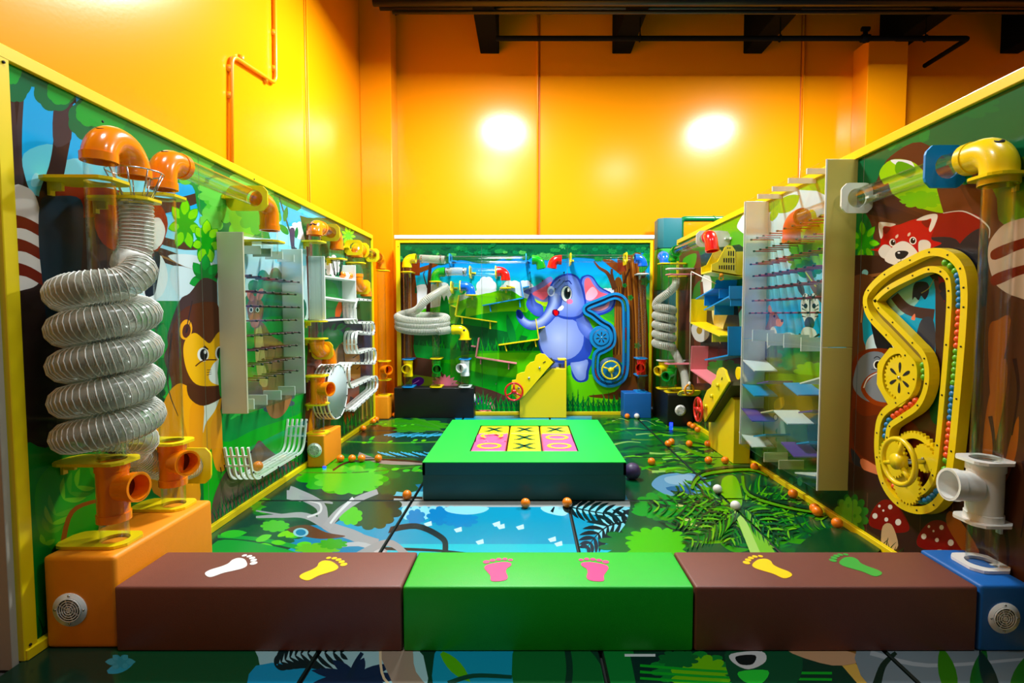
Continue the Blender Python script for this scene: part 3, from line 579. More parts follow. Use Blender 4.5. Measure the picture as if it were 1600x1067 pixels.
# scene behind the peg box and to the back corner
P.blob([(350, 380), (400, 372), (480, 392), (480, 500), (350, 500)], (196, 222, 230)); P.cloud(425, 470, 40, 48, 11, (26, 120, 80)); P.cloud(440, 446, 22, 22, 8, (20, 104, 72)); P.cloud(458, 500, 20, 60, 9, (14, 90, 70))
P.blob([(355, 520), (480, 500), (480, 620), (355, 640)], (20, 146, 60)); P.cloud(385, 610, 30, 16, 9, (70, 84, 92)); P.cloud(425, 625, 34, 18, 9, (64, 84, 96))
P.blob([(398, 500), (412, 506), (424, 524), (446, 540), (458, 570), (456, 620), (440, 650), (420, 648), (408, 600), (398, 548)], (150, 106, 74)); P.blob([(400, 508), (408, 512), (414, 560), (418, 600), (406, 600), (399, 560)], (206, 176, 124))
P.blob([(386, 476), (396, 462), (410, 472), (411, 490), (405, 510), (396, 512), (388, 496)], (150, 100, 80)); P.ell(391, 462, 5, 9, (200, 130, 120), -20); P.ell(406, 460, 5, 10, (200, 130, 120), 20)
P.blob([(390, 492), (404, 490), (404, 506), (396, 512), (391, 506)], (196, 120, 100)); P.ell(392, 484, 3, 4, (240, 240, 236)); P.ell(392, 484, 1.8, 3, (10, 10, 10)); P.ell(402, 484, 3, 4, (240, 240, 236)); P.ell(402, 484, 1.8, 3, (10, 10, 10)); P.stroke([(410, 560), (418, 580), (412, 590)], 5, 3, (110, 72, 50))
P.blob([(436, 318), (446, 322), (498, 350), (498, 400), (430, 400), (440, 350)], (0, 164, 220)); P.blob([(440, 355), (500, 370), (500, 410), (430, 410)], (150, 212, 232)); P.cloud(466, 356, 12, 9, 7, (232, 232, 238)); P.cloud(476, 365, 14, 10, 7, (222, 228, 236))
P.stroke([(436, 308), (444, 335), (452, 360), (458, 378)], 2, 3, (20, 84, 60)); P.leaf(436, 330, 428, 308, 4, (20, 140, 60)); P.leaf(444, 346, 448, 322, 4, (10, 120, 60)); P.leaf(450, 366, 436, 350, 5, (10, 128, 50)); P.leaf(462, 372, 464, 354, 3, (10, 110, 60)); P.blob([(452, 360), (460, 358), (460, 384), (464, 388), (456, 392)], (70, 64, 84))
P.blob([(470, 345), (480, 340), (585, 376), (590, 640), (560, 680), (476, 720), (476, 600), (482, 520), (480, 400)], (34, 84, 46))
P.cloud(505, 354, 30, 14, 8, (44, 96, 50)); P.cloud(560, 395, 34, 22, 9, (54, 88, 40)); P.blob([(478, 362), (486, 362), (490, 440), (500, 560), (494, 640), (478, 640), (482, 500)], (96, 50, 44))
P.stroke([(484, 640), (490, 560), (486, 480), (482, 400)], 12, 8, (88, 46, 42)); P.star(544, 368, 15, 9, 2.6, (70, 170, 40), (120, 210, 60), .8, 1, .2); P.stroke([(548, 388), (546, 410), (552, 440)], 14, 9, (100, 56, 36))
P.blob([(500, 400), (560, 410), (566, 460), (540, 500), (500, 490)], (56, 120, 84)); P.blob([(504, 440), (528, 452), (520, 500), (500, 504)], (20, 128, 50)); P.cloud(519, 415, 12, 16, 7, (230, 230, 226)); P.cloud(514, 470, 22, 10, 7, (40, 150, 60)); P.leaf(526, 500, 532, 468, 5, (232, 110, 40))
P.blob([(505, 500), (566, 500), (584, 520), (584, 590), (560, 600), (540, 560), (505, 560)], (52, 58, 76)); P.frond([(505, 525), (526, 515), (548, 520)], 14, [(10, 110, 66), (20, 130, 60)], 7, 2.5)
P.cloud(515, 535, 22, 20, 9, (24, 110, 50)); P.blob([(524, 546), (556, 532), (562, 600), (540, 640), (520, 600)], (176, 124, 72)); P.blob([(527, 548), (536, 540), (540, 600), (528, 600)], (84, 62, 46)); 
for k in range(4): P.stroke([(548 + 3 * k, 550 + 9 * k), (560 + k, 544 + 9 * k)], 2, 1, (70, 44, 30))
P.blob([(480, 600), (500, 560), (516, 620), (512, 680), (480, 700)], (120, 66, 48)); P.blob([(484, 648), (490, 640), (492, 668), (482, 676)], (220, 150, 30)); P.blob([(536, 590), (560, 600), (556, 640), (540, 664), (534, 630)], (150, 70, 34)); P.stroke([(550, 620), (545, 640), (556, 646)], 6, 2, (60, 30, 26))
for i in range(15): P.tuft(497 + i * 6, 706 - i * 4, 34, 4, [(14, 84, 40), (30, 130, 44), (8, 58, 34)], .3, 2.5, rnd)
P.stroke([(566, 625), (566, 655)], 3, 2, (190, 160, 90)); P.stroke([(572, 622), (573, 650)], 2, 2, (180, 150, 80))
# rocks and grass at the bottom
P.blob([(384, 720), (396, 700), (405, 688), (418, 700), (440, 716), (470, 726), (470, 756), (390, 790)], (104, 76, 62)); P.blob([(398, 702), (404, 694), (412, 708), (404, 722)], (122, 88, 70))
P.blob([(330, 800), (340, 760), (358, 732), (380, 742), (400, 760), (420, 800), (330, 880)], (92, 76, 62)); P.blob([(345, 770), (358, 745), (372, 752), (364, 790), (348, 800)], (108, 90, 74))
for i in range(24): P.tuft(338 + i * 6, 826 - i * 4.1, 46 - i * .5, 4, [(0, 84, 56), (10, 110, 50), (4, 60, 44)], .35, 3, rnd)
for i in range(9): P.tuft(60 + i * 12, 1000 - i * 8, 50, 3, [(8, 70, 34), (16, 92, 40)], .3, 4, rnd)
# ---- right mural artwork
P = RP
P.vgrad(1040, 1900, [(90, (10, 96, 62)), (330, (20, 110, 60)), (480, (0, 150, 200)), (560, (20, 170, 210)), (640, (14, 90, 46)), (760, (14, 62, 34)), (1100, (34, 22, 18))])
P.blob([(1050, 360), (1340, 230), (1340, 420), (1180, 420), (1050, 420)], (104, 164, 44)); P.blob([(1060, 384), (1120, 360), (1190, 340), (1200, 420), (1060, 470)], (52, 124, 44)); P.cloud(1150, 370, 40, 26, 9, (84, 160, 40)); P.cloud(1100, 420, 50, 30, 9, (30, 100, 40))
P.cloud(1240, 310, 60, 40, 9, (120, 180, 48)); P.cloud(1300, 270, 40, 36, 9, (92, 158, 40)); P.cloud(1200, 340, 20, 30, 7, (60, 130, 44)); P.blob([(1158, 340), (1166, 332), (1170, 366), (1152, 356)], (226, 232, 236))
# behind the peg box
P.blob([(1180, 330), (1300, 310), (1300, 460), (1180, 560)], (186, 220, 232)); P.vgrad(1180, 1300, [(390, (196, 224, 232)), (450, (120, 200, 224)), (480, (0, 160, 205)), (560, (0, 165, 210))])
P.leaf(1200, 330, 1224, 300, 9, (66, 142, 44)); P.leaf(1205, 345, 1216, 320, 6, (110, 170, 40)); P.leaf(1215, 330, 1250, 305, 12, (100, 170, 40)); P.cloud(1268, 375, 34, 44, 10, (128, 180, 30)); P.cloud(1258, 405, 26, 26, 9, (84, 150, 44)); P.cloud(1264, 420, 20, 14, 8, (40, 116, 66)); P.cloud(1285, 395, 16, 26, 8, (120, 180, 30))
P.stroke([(1262, 418), (1268, 440), (1282, 462), (1296, 476)], 9, 14, (104, 76, 60)); P.stroke([(1258, 424), (1268, 438), (1275, 448)], 2, 1.5, (190, 200, 60)); P.ell(1254, 428, 5, 4, (20, 130, 60))
P.leaf(1256, 462, 1246, 436, 5, (66, 78, 78)); P.leaf(1278, 460, 1286, 434, 5, (66, 78, 78)); 
P.blob([(1252, 470), (1258, 458), (1265, 462), (1272, 458), (1279, 470), (1280, 486), (1274, 500), (1268, 515), (1262, 515), (1256, 500), (1252, 486)], (226, 228, 220))
for k in range(4):
    P.stroke([(1258 + k * 5, 459 + (k % 2)), (1256 + k * 6, 470)], 2, 1, (24, 28, 28)); P.stroke([(1253, 476 + k * 6), (1259, 480 + k * 5)], 2, 1, (24, 28, 28)); P.stroke([(1279, 476 + k * 6), (1273, 480 + k * 5)], 2, 1, (24, 28, 28))
P.ell(1259, 478, 3, 4, (10, 12, 14)); P.ell(1272, 478, 3, 4, (10, 12, 14)); P.ell(1265, 505, 8, 10, (40, 52, 40)); P.stroke([(1265.5, 462), (1265.5, 494)], 3, 1, (24, 28, 28))
P.blob([(1256, 512), (1272, 514), (1278, 530), (1282, 570), (1246, 572), (1250, 530)], (216, 218, 210))
for k in range(6): P.stroke([(1248 + k, 522 + 9 * k), (1262, 530 + 8 * k)], 4, 1.5, (30, 34, 36)); P.stroke([(1281 - k * .3, 522 + 9 * k), (1268, 530 + 8 * k)], 4, 1.5, (30, 34, 36))
P.blob([(1201, 500), (1203, 488), (1212, 488), (1218, 498), (1224, 502), (1220, 510), (1208, 511), (1204, 530), (1196, 540), (1192, 525)], (140, 98, 84)); P.leaf(1204, 490, 1202, 476, 3, (190, 110, 90)); P.blob([(1214, 498), (1224, 502), (1220, 510), (1213, 508)], (226, 140, 104)); P.ell(1222, 501, 2, 2.5, (20, 20, 24)); P.ell(1210, 494, 1.8, 2.4, (30, 24, 50))
P.blob([(1204, 514), (1212, 514), (1216, 540), (1206, 570), (1194, 552)], (220, 214, 200)); P.ell(1232, 545, 22, 26, (186, 222, 226)); P.cloud(1232, 562, 20, 14, 8, (20, 120, 60)); P.cloud(1208, 562, 16, 14, 8, (70, 96, 60)); P.cloud(1270, 582, 24, 14, 9, (96, 170, 40))
P.blob([(1180, 560), (1300, 560), (1300, 860), (1180, 740)], (56, 96, 34)); P.cloud(1235, 560, 26, 17, 9, (26, 118, 56)); P.cloud(1268, 580, 26, 14, 9, (110, 172, 40)); P.cloud(1205, 560, 17, 14, 8, (80, 98, 52)); P.blob([(1190, 585), (1290, 590), (1290, 620), (1200, 610)], (96, 138, 36))
P.blob([(1190, 610), (1240, 600), (1296, 620), (1296, 660), (1200, 660)], (120, 88, 30)); P.cloud(1205, 636, 20, 18, 9, (70, 56, 34)); P.leaf(1212, 640, 1224, 620, 8, (196, 150, 40)); P.blob([(1185, 650), (1220, 645), (1230, 690), (1185, 700)], (150, 146, 120)); P.ell(1212, 652, 4, 6, (70, 56, 44)); P.ell(1212, 652, 2.6, 4, (220, 220, 210))
P.cloud(1243, 680, 30, 24, 10, (60, 112, 50)); P.blob([(1215, 670), (1225, 660), (1230, 720), (1216, 716)], (140, 160, 130)); P.blob([(1180, 715), (1300, 730), (1300, 850), (1180, 760)], (16, 56, 32)); P.cloud(1225, 745, 20, 14, 8, (24, 76, 40)); P.cloud(1268, 760, 26, 20, 9, (20, 70, 44)); P.ell(1236, 752, 4, 6, (40, 110, 70)); P.ell(1250, 752, 4, 7, (50, 120, 80))
P.blob([(1262, 660), (1290, 650), (1290, 700), (1270, 720)], (30, 30, 36))
# far right part by the corner
P.blob([(1050, 440), (1182, 400), (1182, 700), (1050, 660)], (36, 58, 34)); P.blob([(1062, 400), (1084, 392), (1096, 420), (1094, 640), (1066, 650)], (92, 52, 42)); P.stroke([(1080, 640), (1082, 520), (1076, 420)], 6, 4, (70, 40, 34)); P.blob([(1068, 404), (1088, 396), (1084, 418), (1070, 420)], (70, 150, 50))
P.blob([(1084, 450), (1120, 430), (1156, 440), (1150, 500), (1086, 520)], (56, 112, 46)); P.blob([(1096, 440), (1104, 426), (1112, 440), (1108, 470), (1100, 466)], (222, 226, 222)); P.stroke([(1100, 520), (1098, 470), (1096, 440)], 7, 4, (104, 66, 44))
P.cloud(1158, 450, 14, 20, 8, (20, 92, 36)); P.stroke([(1130, 520), (1148, 495), (1166, 470)], 6, 4, (104, 66, 56)); P.blob([(1150, 500), (1176, 470), (1180, 540), (1150, 560)], (130, 204, 220))
P.blob([(1094, 500), (1118, 480), (1130, 510), (1128, 560), (1100, 560)], (44, 36, 32)); P.blob([(1114, 480), (1136, 474), (1138, 520), (1128, 540), (1116, 510)], (216, 204, 150)); P.blob([(1128, 520), (1150, 470), (1156, 540), (1140, 570), (1128, 560)], (28, 26, 28))
P.blob([(1080, 512), (1092, 500), (1106, 508), (1108, 524), (1098, 534), (1086, 530)], (206, 206, 200)); P.ell(1093, 516, 4.5, 6, (160, 130, 60)); P.blob([(1060, 560), (1150, 550), (1160, 620), (1070, 640)], (80, 44, 40)); P.cloud(1130, 575, 26, 13, 9, (30, 110, 40)); P.cloud(1160, 590, 20, 18, 9, (40, 100, 40)); P.ell(1094, 565, 3, 5, (230, 220, 210)); P.ell(1094, 565, 1.8, 3.2, (40, 30, 30))
P.blob([(1060, 620), (1180, 610), (1180, 730), (1060, 660)], (20, 64, 30)); 
for k in range(10): P.tuft(1085 + k * 10, 668 + k * 7, 26, 4, [(20, 96, 40), (34, 130, 50), (14, 60, 30)], .4, 2.5, rnd)
# trees and red panda
P.blob([(1318, 250), (1330, 236), (1600, 120), (1640, 120), (1640, 420), (1318, 420)], (14, 96, 56)); P.cloud(1400, 210, 50, 22, 9, (24, 116, 56)); P.cloud(1500, 165, 60, 20, 9, (18, 104, 56)); P.leaf(1390, 235, 1402, 210, 6, (40, 130, 60)); P.leaf(1440, 222, 1450, 195, 8, (34, 124, 58))
P.blob([(1376, 270), (1392, 244), (1440, 222), (1500, 262), (1560, 262), (1600, 330), (1640, 360), (1640, 860), (1400, 860), (1330, 820), (1326, 330), (1350, 320)], (80, 46, 32))
P.blob([(1374, 272), (1392, 250), (1424, 252), (1446, 270), (1470, 300), (1480, 330), (1456, 330), (1420, 318), (1392, 300)], (148, 196, 40)); P.blob([(1392, 250), (1424, 252), (1428, 270), (1408, 262)], (222, 226, 228)); P.cloud(1440, 312, 34, 13, 10, (118, 180, 34)); P.blob([(1404, 252), (1430, 262), (1424, 278), (1400, 270)], (84, 150, 40))
P.blob([(1550, 270), (1640, 240), (1640, 340), (1568, 350), (1558, 310)], (84, 130, 30)); P.cloud(1490, 262, 32, 18, 9, (20, 100, 50)); P.cloud(1505, 278, 14, 10, 7, (30, 120, 58)); P.stroke([(1376, 290), (1390, 320), (1440, 350), (1530, 360)], 26, 34, (70, 40, 30)); P.stroke([(1330, 322), (1380, 330), (1440, 352)], 16, 22, (60, 34, 28)); P.stroke([(1470, 262), (1484, 300), (1500, 340)], 26, 46, (96, 54, 36))
P.blob([(1326, 330), (1344, 326), (1362, 352), (1364, 410), (1330, 410)], (20, 110, 50)); P.star(1350, 378, 34, 7, 6, (50, 160, 30), (110, 196, 40), .75, 1, .1)
P.blob([(1326, 400), (1440, 404), (1530, 400), (1530, 440), (1400, 434), (1326, 440)], (54, 32, 24)); P.stroke([(1336, 434), (1376, 428), (1392, 420)], 6, 2, (120, 78, 48)); P.ell(1352, 426, 5, 5, (140, 200, 216))
# body and tail
P.blob([(1450, 345), (1480, 332), (1512, 332), (1535, 345), (1536, 400), (1520, 480), (1480, 480), (1460, 400)], (124, 30, 20)); P.stroke([(1474, 333), (1505, 330), (1532, 342)], 1, 2.5, (196, 190, 180)); P.stroke([(1532, 342), (1546, 356), (1546, 372)], 3, 1, (180, 176, 168)); P.blob([(1494, 396), (1510, 370), (1536, 356), (1545, 380), (1544, 460), (1536, 482), (1520, 440), (1500, 440)], (30, 32, 38))
P.blob([(1544, 400), (1550, 372), (1580, 346), (1640, 348), (1640, 466), (1590, 464), (1560, 448), (1550, 430)], (190, 164, 142))
for a, b in ((372, 400), (414, 440)): P.blob([(1548, b - 4), (1560, b - 14), (1600, a), (1640, a - 8), (1640, a + 14), (1600, b - 12), (1556, b + 6)], (104, 34, 20))
P.blob([(1426, 380), (1466, 370), (1500, 380), (1500, 440), (1440, 420), (1400, 410)], (32, 30, 36)); P.cloud(1490, 455, 22, 24, 8, (38, 34, 38))
P.blob([(1360, 390), (1376, 384), (1373, 350), (1376, 348), (1400, 352), (1424, 344), (1442, 340), (1464, 336), (1460, 358), (1456, 374), (1472, 380), (1456, 388), (1448, 396), (1440, 408), (1410, 414), (1384, 406), (1376, 394)], (168, 36, 22))
P.blob([(1376, 372), (1373, 350), (1380, 347), (1400, 350), (1392, 354), (1381, 354), (1380, 368)], (214, 206, 192)); P.blob([(1432, 344), (1448, 336), (1465, 335), (1462, 350), (1455, 362), (1452, 358), (1456, 342), (1446, 344)], (214, 206, 192)); P.blob([(1380, 356), (1392, 356), (1384, 366)], (110, 26, 18)); P.blob([(1440, 346), (1454, 344), (1450, 356)], (110, 26, 18))
P.blob([(1373, 392), (1382, 382), (1394, 388), (1390, 404), (1378, 402)], (206, 200, 188)); P.blob([(1436, 378), (1448, 375), (1455, 382), (1450, 396), (1438, 400)], (206, 200, 188))
P.blob([(1384, 408), (1388, 394), (1402, 380), (1414, 377), (1426, 384), (1436, 398), (1434, 410), (1410, 416)], (212, 206, 196)); P.ell(1395, 379, 5, 6, (232, 226, 214)); P.ell(1396, 379, 3.8, 4.6, (30, 16, 10)); P.ell(1427, 376, 5.5, 6, (232, 226, 214)); P.ell(1427, 376, 4, 4.6, (30, 16, 10)); P.ell(1397, 377, 1, 1.3, (240, 240, 240)); P.ell(1428, 374, 1, 1.3, (240, 240, 240))
P.blob([(1399, 396), (1404, 392), (1416, 392), (1420, 396), (1412, 404), (1402, 404)], (24, 22, 24)); P.ell(1405, 395, 2, 1.2, (230, 230, 230)); P.stroke([(1408, 404), (1408, 408), (1403, 410)], 1, 1, (40, 30, 30)); P.stroke([(1408, 408), (1413, 409)], 1, 1, (40, 30, 30)); P.leaf(1400, 372, 1404, 366, 2, (210, 180, 160)); P.leaf(1419, 369, 1423, 363, 2, (210, 180, 160))
# middle: trunk, sky gaps, sun bear, orangutan
P.blob([(1330, 440), (1368, 436), (1362, 480), (1356, 560), (1330, 560)], (96, 60, 40)); P.stroke([(1366, 440), (1357, 480), (1354, 545)], 1.5, 1.5, (186, 146, 100)); P.stroke([(1348, 478), (1346, 504)], 1, 2, (180, 140, 96))
P.blob([(1357, 460), (1420, 440), (1460, 440), (1462, 560), (1430, 560), (1356, 550)], (34, 160, 196)); P.blob([(1380, 480), (1400, 450), (1430, 440), (1436, 470), (1400, 496)], (140, 190, 180)); P.blob([(1356, 530), (1374, 518), (1390, 530), (1390, 556), (1356, 552)], (196, 220, 226))
P.stroke([(1398, 462), (1420, 484), (1460, 492)], 14, 18, (70, 50, 46)); P.blob([(1360, 490), (1368, 486), (1374, 494), (1378, 518), (1384, 520), (1380, 500), (1386, 500), (1402, 530), (1416, 548), (1376, 550), (1364, 520)], (24, 24, 28)); P.ell(1400, 524, 8, 7, (214, 130, 80)); P.stroke([(1394, 536), (1400, 545), (1410, 534)], 3, 2, (226, 230, 230)); P.stroke([(1396, 524), (1402, 528), (1406, 522)], 1, 1, (60, 20, 16))
P.blob([(1428, 446), (1436, 440), (1450, 442), (1452, 456), (1446, 468), (1440, 462), (1436, 469), (1430, 464), (1426, 468)], (24, 26, 32)); P.stroke([(1380, 500), (1392, 490), (1400, 508), (1394, 528)], 5, 9, (38, 36, 42)); P.blob([(1440, 500), (1456, 496), (1462, 520), (1458, 560), (1436, 560), (1432, 530)], (58, 60, 68)); P.blob([(1424, 498), (1430, 490), (1430, 500)], (220, 130, 100)); P.stroke([(1440, 458), (1452, 450), (1460, 436)], 1.5, 1, (130, 140, 60))
P.poly([(1462, 446), (1480, 478), (1530, 486), (1560, 900), (1462, 780)], (64, 44, 34)); P.stroke([(1480, 520), (1478, 600), (1484, 700)], 3, 1, (92, 62, 46)); P.blob([(1455, 618), (1476, 604), (1480, 640), (1466, 664), (1454, 650)], (20, 76, 36))
P.blob([(1330, 640), (1334, 600), (1332, 570), (1344, 550), (1372, 544), (1400, 552), (1412, 590), (1410, 640), (1440, 680), (1440, 760), (1404, 752), (1330, 716)], (110, 46, 24)); P.blob([(1334, 640), (1350, 650), (1400, 650), (1430, 700), (1420, 745), (1380, 730), (1336, 700)], (88, 40, 26))
P.blob([(1334, 590), (1344, 560), (1366, 549), (1388, 560), (1392, 610), (1386, 632), (1354, 626), (1336, 610)], (116, 124, 134)); P.blob([(1346, 610), (1354, 590), (1372, 580), (1392, 580), (1394, 630), (1366, 632)], (140, 62, 34)); P.blob([(1352, 608), (1362, 590), (1380, 580), (1396, 582), (1396, 624), (1370, 626)], (124, 130, 138)); P.stroke([(1350, 606), (1358, 590), (1382, 578)], 2, 1.5, (220, 220, 214))
P.ell(1372, 570, 7, 7.5, (230, 232, 228)); P.ell(1372, 570, 5, 6, (18, 14, 14)); P.ell(1374, 568, 1.4, 1.6, (240, 240, 240)); P.stroke([(1362, 577), (1384, 577)], 1, 1, (40, 40, 46)); P.stroke([(1366, 560), (1371, 557), (1377, 561)], 1.3, 1.3, (30, 30, 34)); P.ell(1376, 586, 3, 2.4, (24, 22, 26)); P.blob([(1330, 700), (1344, 716), (1350, 730), (1334, 724)], (40, 40, 50)); P.blob([(1348, 716), (1390, 742), (1400, 756), (1352, 736)], (214, 130, 96))
# dark ground, mushrooms, bush
P.blob([(1320, 722), (1350, 734), (1400, 752), (1470, 780), (1560, 800), (1640, 860), (1640, 1060), (1400, 900), (1300, 830), (1326, 780)], (54, 32, 26))
for x0 in (1336, 1356, 1440, 1490): P.stroke([(x0, 770), (x0 - 2, 830)], 2, 1, (80, 52, 38))
for x, y, rx, ry in ((1390, 806, 31, 28), (1470, 838, 36, 28), (1325, 851, 28, 8)):
    P.blob([(x - rx, y + ry * .5), (x - rx * .9, y - ry * .2), (x - rx * .4, y - ry * .85), (x + rx * .2, y - ry * .8), (x + rx * .8, y), (x + rx, y + ry * .8), (x + rx * .3, y + ry * .95), (x - rx * .4, y + ry * .8)], (122, 20, 22))
    for a, b, r in ((-.72, 0, 4), (-.5, -.55, 2), (-.15, .2, 3), (.05, -.5, 3.4), (.45, .35, 4.6), (-.3, -.3, 1.6)): P.ell(x + a * rx, y + b * ry, r, r * 1.1, (226, 222, 212))
P.blob([(1380, 822), (1394, 820), (1404, 852), (1390, 862), (1378, 850)], (196, 168, 130)); P.blob([(1460, 862), (1474, 860), (1480, 885), (1460, 880)], (190, 160, 120))
P.cloud(1330, 806, 26, 32, 12, (50, 116, 40)); P.cloud(1326, 804, 20, 26, 10, (104, 166, 56)); P.ell(1326, 790, 2, 3, (70, 140, 40)); P.ell(1336, 806, 2, 3, (70, 140, 40))
for k in range(9): P.tuft(1370 + k * 12, 862 + k * 7, 32, 4, [(16, 60, 26), (30, 86, 34), (10, 36, 20)], .6, 3.5, rnd)
# right edge bark
P.poly([(1536, 480), (1560, 466), (1600, 474), (1640, 476), (1640, 1060), (1540, 900)], (78, 46, 30)); P.poly([(1600, 480), (1640, 480), (1640, 600)], (50, 28, 22)); P.poly([(1636, 200), (1700, 190), (1720, 500), (1700, 900), (1760, 1200), (1636, 1090)], (66, 40, 30)); P.poly([(1630, -60), (1900, -200), (1900, 120), (1860, 190), (1800, 150), (1750, 240), (1700, 200), (1660, 260), (1630, 220)], (14, 96, 56)); P.cloud(1790, 900, 70, 60, 12, (30, 100, 44)); P.cloud(1800, 960, 60, 50, 11, (60, 140, 50))
for pts in ([(1536, 700), (1546, 620), (1570, 560), (1574, 600), (1556, 690), (1540, 740)], [(1566, 760), (1576, 700), (1592, 650), (1590, 700), (1578, 740)], [(1545, 520), (1560, 500), (1580, 500), (1560, 600), (1550, 640)], [(1480, 820), (1490, 800), (1530, 860), (1520, 880)]): P.blob(pts, (150, 84, 44))
for x0, y0 in ((1548, 650), (1586, 560), (1600, 720), (1570, 820)): P.stroke([(x0, y0), (x0 + 6, y0 + 50), (x0 - 4, y0 + 120)], 7, 2, (50, 28, 22))
# ---- back mural artwork
P = BP; rnd = random.Random(5)
P.vgrad(620, 1020, [(376, (0, 90, 60)), (410, (0, 130, 200)), (425, (0, 150, 214)), (440, (0, 176, 200)), (458, (70, 190, 120)), (472, (176, 214, 40)), (490, (200, 214, 90)), (560, (90, 190, 40)), (650, (30, 130, 40))])
for cx, cy, rx, ry in ((668, 470, 34, 26), (760, 452, 16, 20), (745, 470, 30, 16), (800, 458, 20, 20), (950, 462, 16, 12), (820, 452, 14, 14), (690, 455, 16, 14)): P.cloud(cx, cy, rx, ry, 8, (226, 230, 236), .06)
P.blob([(620, 500), (680, 480), (740, 466), (790, 452), (820, 466), (870, 480), (1020, 470), (1020, 620), (620, 620)], (84, 180, 34)); P.blob([(700, 480), (760, 458), (800, 464), (820, 500), (740, 520), (700, 510)], (120, 196, 50)); P.blob([(720, 500), (800, 486), (850, 500), (850, 540), (720, 540)], (30, 150, 50))
P.blob([(940, 480), (980, 470), (1014, 470), (1014, 520), (950, 500)], (60, 150, 50)); P.cloud(975, 484, 30, 12, 8, (46, 140, 60))
P.blob([(640, 520), (700, 505), (800, 520), (860, 540), (860, 560), (640, 560)], (10, 92, 44))
for k in range(16): P.tuft(640 + k * 12, 558 + rnd.uniform(-4, 4), 34, 6, [(10, 120, 50), (40, 165, 40), (0, 84, 44), (20, 140, 60)], .5, 3, rnd)
P.blob([(690, 500), (694, 470), (698, 462), (702, 480), (704, 505), (716, 530), (690, 530)], (6, 120, 46)); P.leaf(700, 545, 690, 460, 7, (8, 116, 44)); P.leaf(705, 545, 728, 480, 6, (30, 150, 46)); P.leaf(800, 540, 830, 480, 6, (20, 130, 40)); P.leaf(805, 545, 792, 490, 6, (10, 110, 50)); P.leaf(818, 545, 850, 498, 5, (40, 160, 50))
P.blob([(625, 545), (700, 548), (800, 548), (900, 548), (1014, 546), (1014, 590), (900, 585), (800, 578), (700, 572), (625, 580)], (52, 166, 34)); P.blob([(625, 538), (720, 548), (740, 560), (640, 560)], (26, 146, 60)); P.blob([(720, 555), (860, 552), (950, 570), (860, 590), (740, 580)], (90, 190, 44))
P.blob([(625, 566), (676, 562), (720, 580), (760, 600), (800, 610), (790, 650), (625, 650)], (84, 54, 44)); P.blob([(625, 590), (680, 590), (720, 600), (740, 650), (625, 650)], (120, 140, 50)); P.blob([(690, 566), (760, 585), (860, 600), (850, 640), (770, 610), (700, 590)], (40, 150, 44)); P.blob([(860, 590), (960, 585), (1014, 590), (1014, 620), (880, 640), (850, 620)], (110, 200, 40)); P.blob([(900, 575), (960, 566), (1000, 580), (960, 592)], (60, 170, 40))
# flowers
for cx, cy, r in ((695, 602, 22), (762, 640, 16)):
    for k in range(9): t = math.pi * (1.02 + k * .12); P.leaf(cx, cy, cx + r * math.cos(t), cy + r * .8 * math.sin(t), 3.2, (224, 130, 150))
P.ell(653, 596, 10, 7, (84, 20, 120), -15); P.stroke([(645, 600), (655, 594)], 1.5, 1, (220, 140, 220)); P.star(748, 628, 9, 5, 3, (90, 30, 130), (110, 50, 150)); P.ell(748, 631, 2, 2, (230, 180, 40))
# trees
P.blob([(625, 382), (650, 382), (648, 420), (652, 470), (646, 540), (652, 570), (625, 590)], (94, 50, 28)); P.blob([(625, 420), (634, 420), (630, 540), (625, 560)], (54, 26, 18)); P.stroke([(640, 560), (640, 480), (642, 420)], 5, 3, (130, 78, 40)); P.stroke([(634, 570), (636, 500), (634, 420)], 3, 2, (74, 38, 22)); P.stroke([(648, 424), (662, 420), (686, 410), (712, 390)], 9, 4, (104, 56, 30)); P.stroke([(650, 430), (652, 400), (658, 384)], 12, 8, (110, 50, 30))
P.stroke([(668, 520), (670, 460), (672, 420), (676, 400)], 7, 4, (60, 36, 28)); P.stroke([(668, 450), (662, 430), (664, 424)], 2, 1, (60, 36, 28)); P.stroke([(650, 448), (650, 458)], 2, 4, (20, 70, 40))
def trunk(x0, x1, x2, x3, yt, yb, c0, c1, c2):
    P.blob([(x0, yb), (x0 + 2, (yt + yb) / 2), (x1, yt), (x2, yt), (x3 - 3, (yt + yb) / 2), (x3, yb)], c0)
    for k in range(7):
        t = (k + .5) / 7; P.stroke([(x0 + (x3 - x0) * t, yb - 6), (x0 + 2 + (x3 - x0 - 4) * t + 1.5 * (-1) ** k, (yt + yb) / 2), (x1 + (x2 - x1) * t, yt + 8)], 3.2, 1.5, (c1 if k % 2 else c2))
trunk(958, 960, 972, 976, 440, 560, (120, 74, 40), (150, 98, 52), (84, 46, 28)); trunk(976, 972, 1004, 1014, 400, 618, (116, 66, 34), (160, 104, 56), (76, 38, 22))
P.blob([(960, 612), (980, 590), (1014, 590), (1014, 625), (940, 622), (920, 618)], (104, 60, 32)); P.stroke([(974, 424), (956, 412), (940, 402), (910, 393)], 14, 4, (112, 60, 36)); P.stroke([(960, 452), (950, 428), (936, 418), (928, 408)], 7, 2, (92, 54, 36)); P.stroke([(962, 450), (956, 430), (956, 420)], 5, 3, (92, 54, 36)); P.stroke([(972, 424), (970, 396), (966, 380)], 14, 9, (116, 50, 36)); P.stroke([(972, 470), (976, 440), (984, 420)], 4, 3, (60, 34, 24))
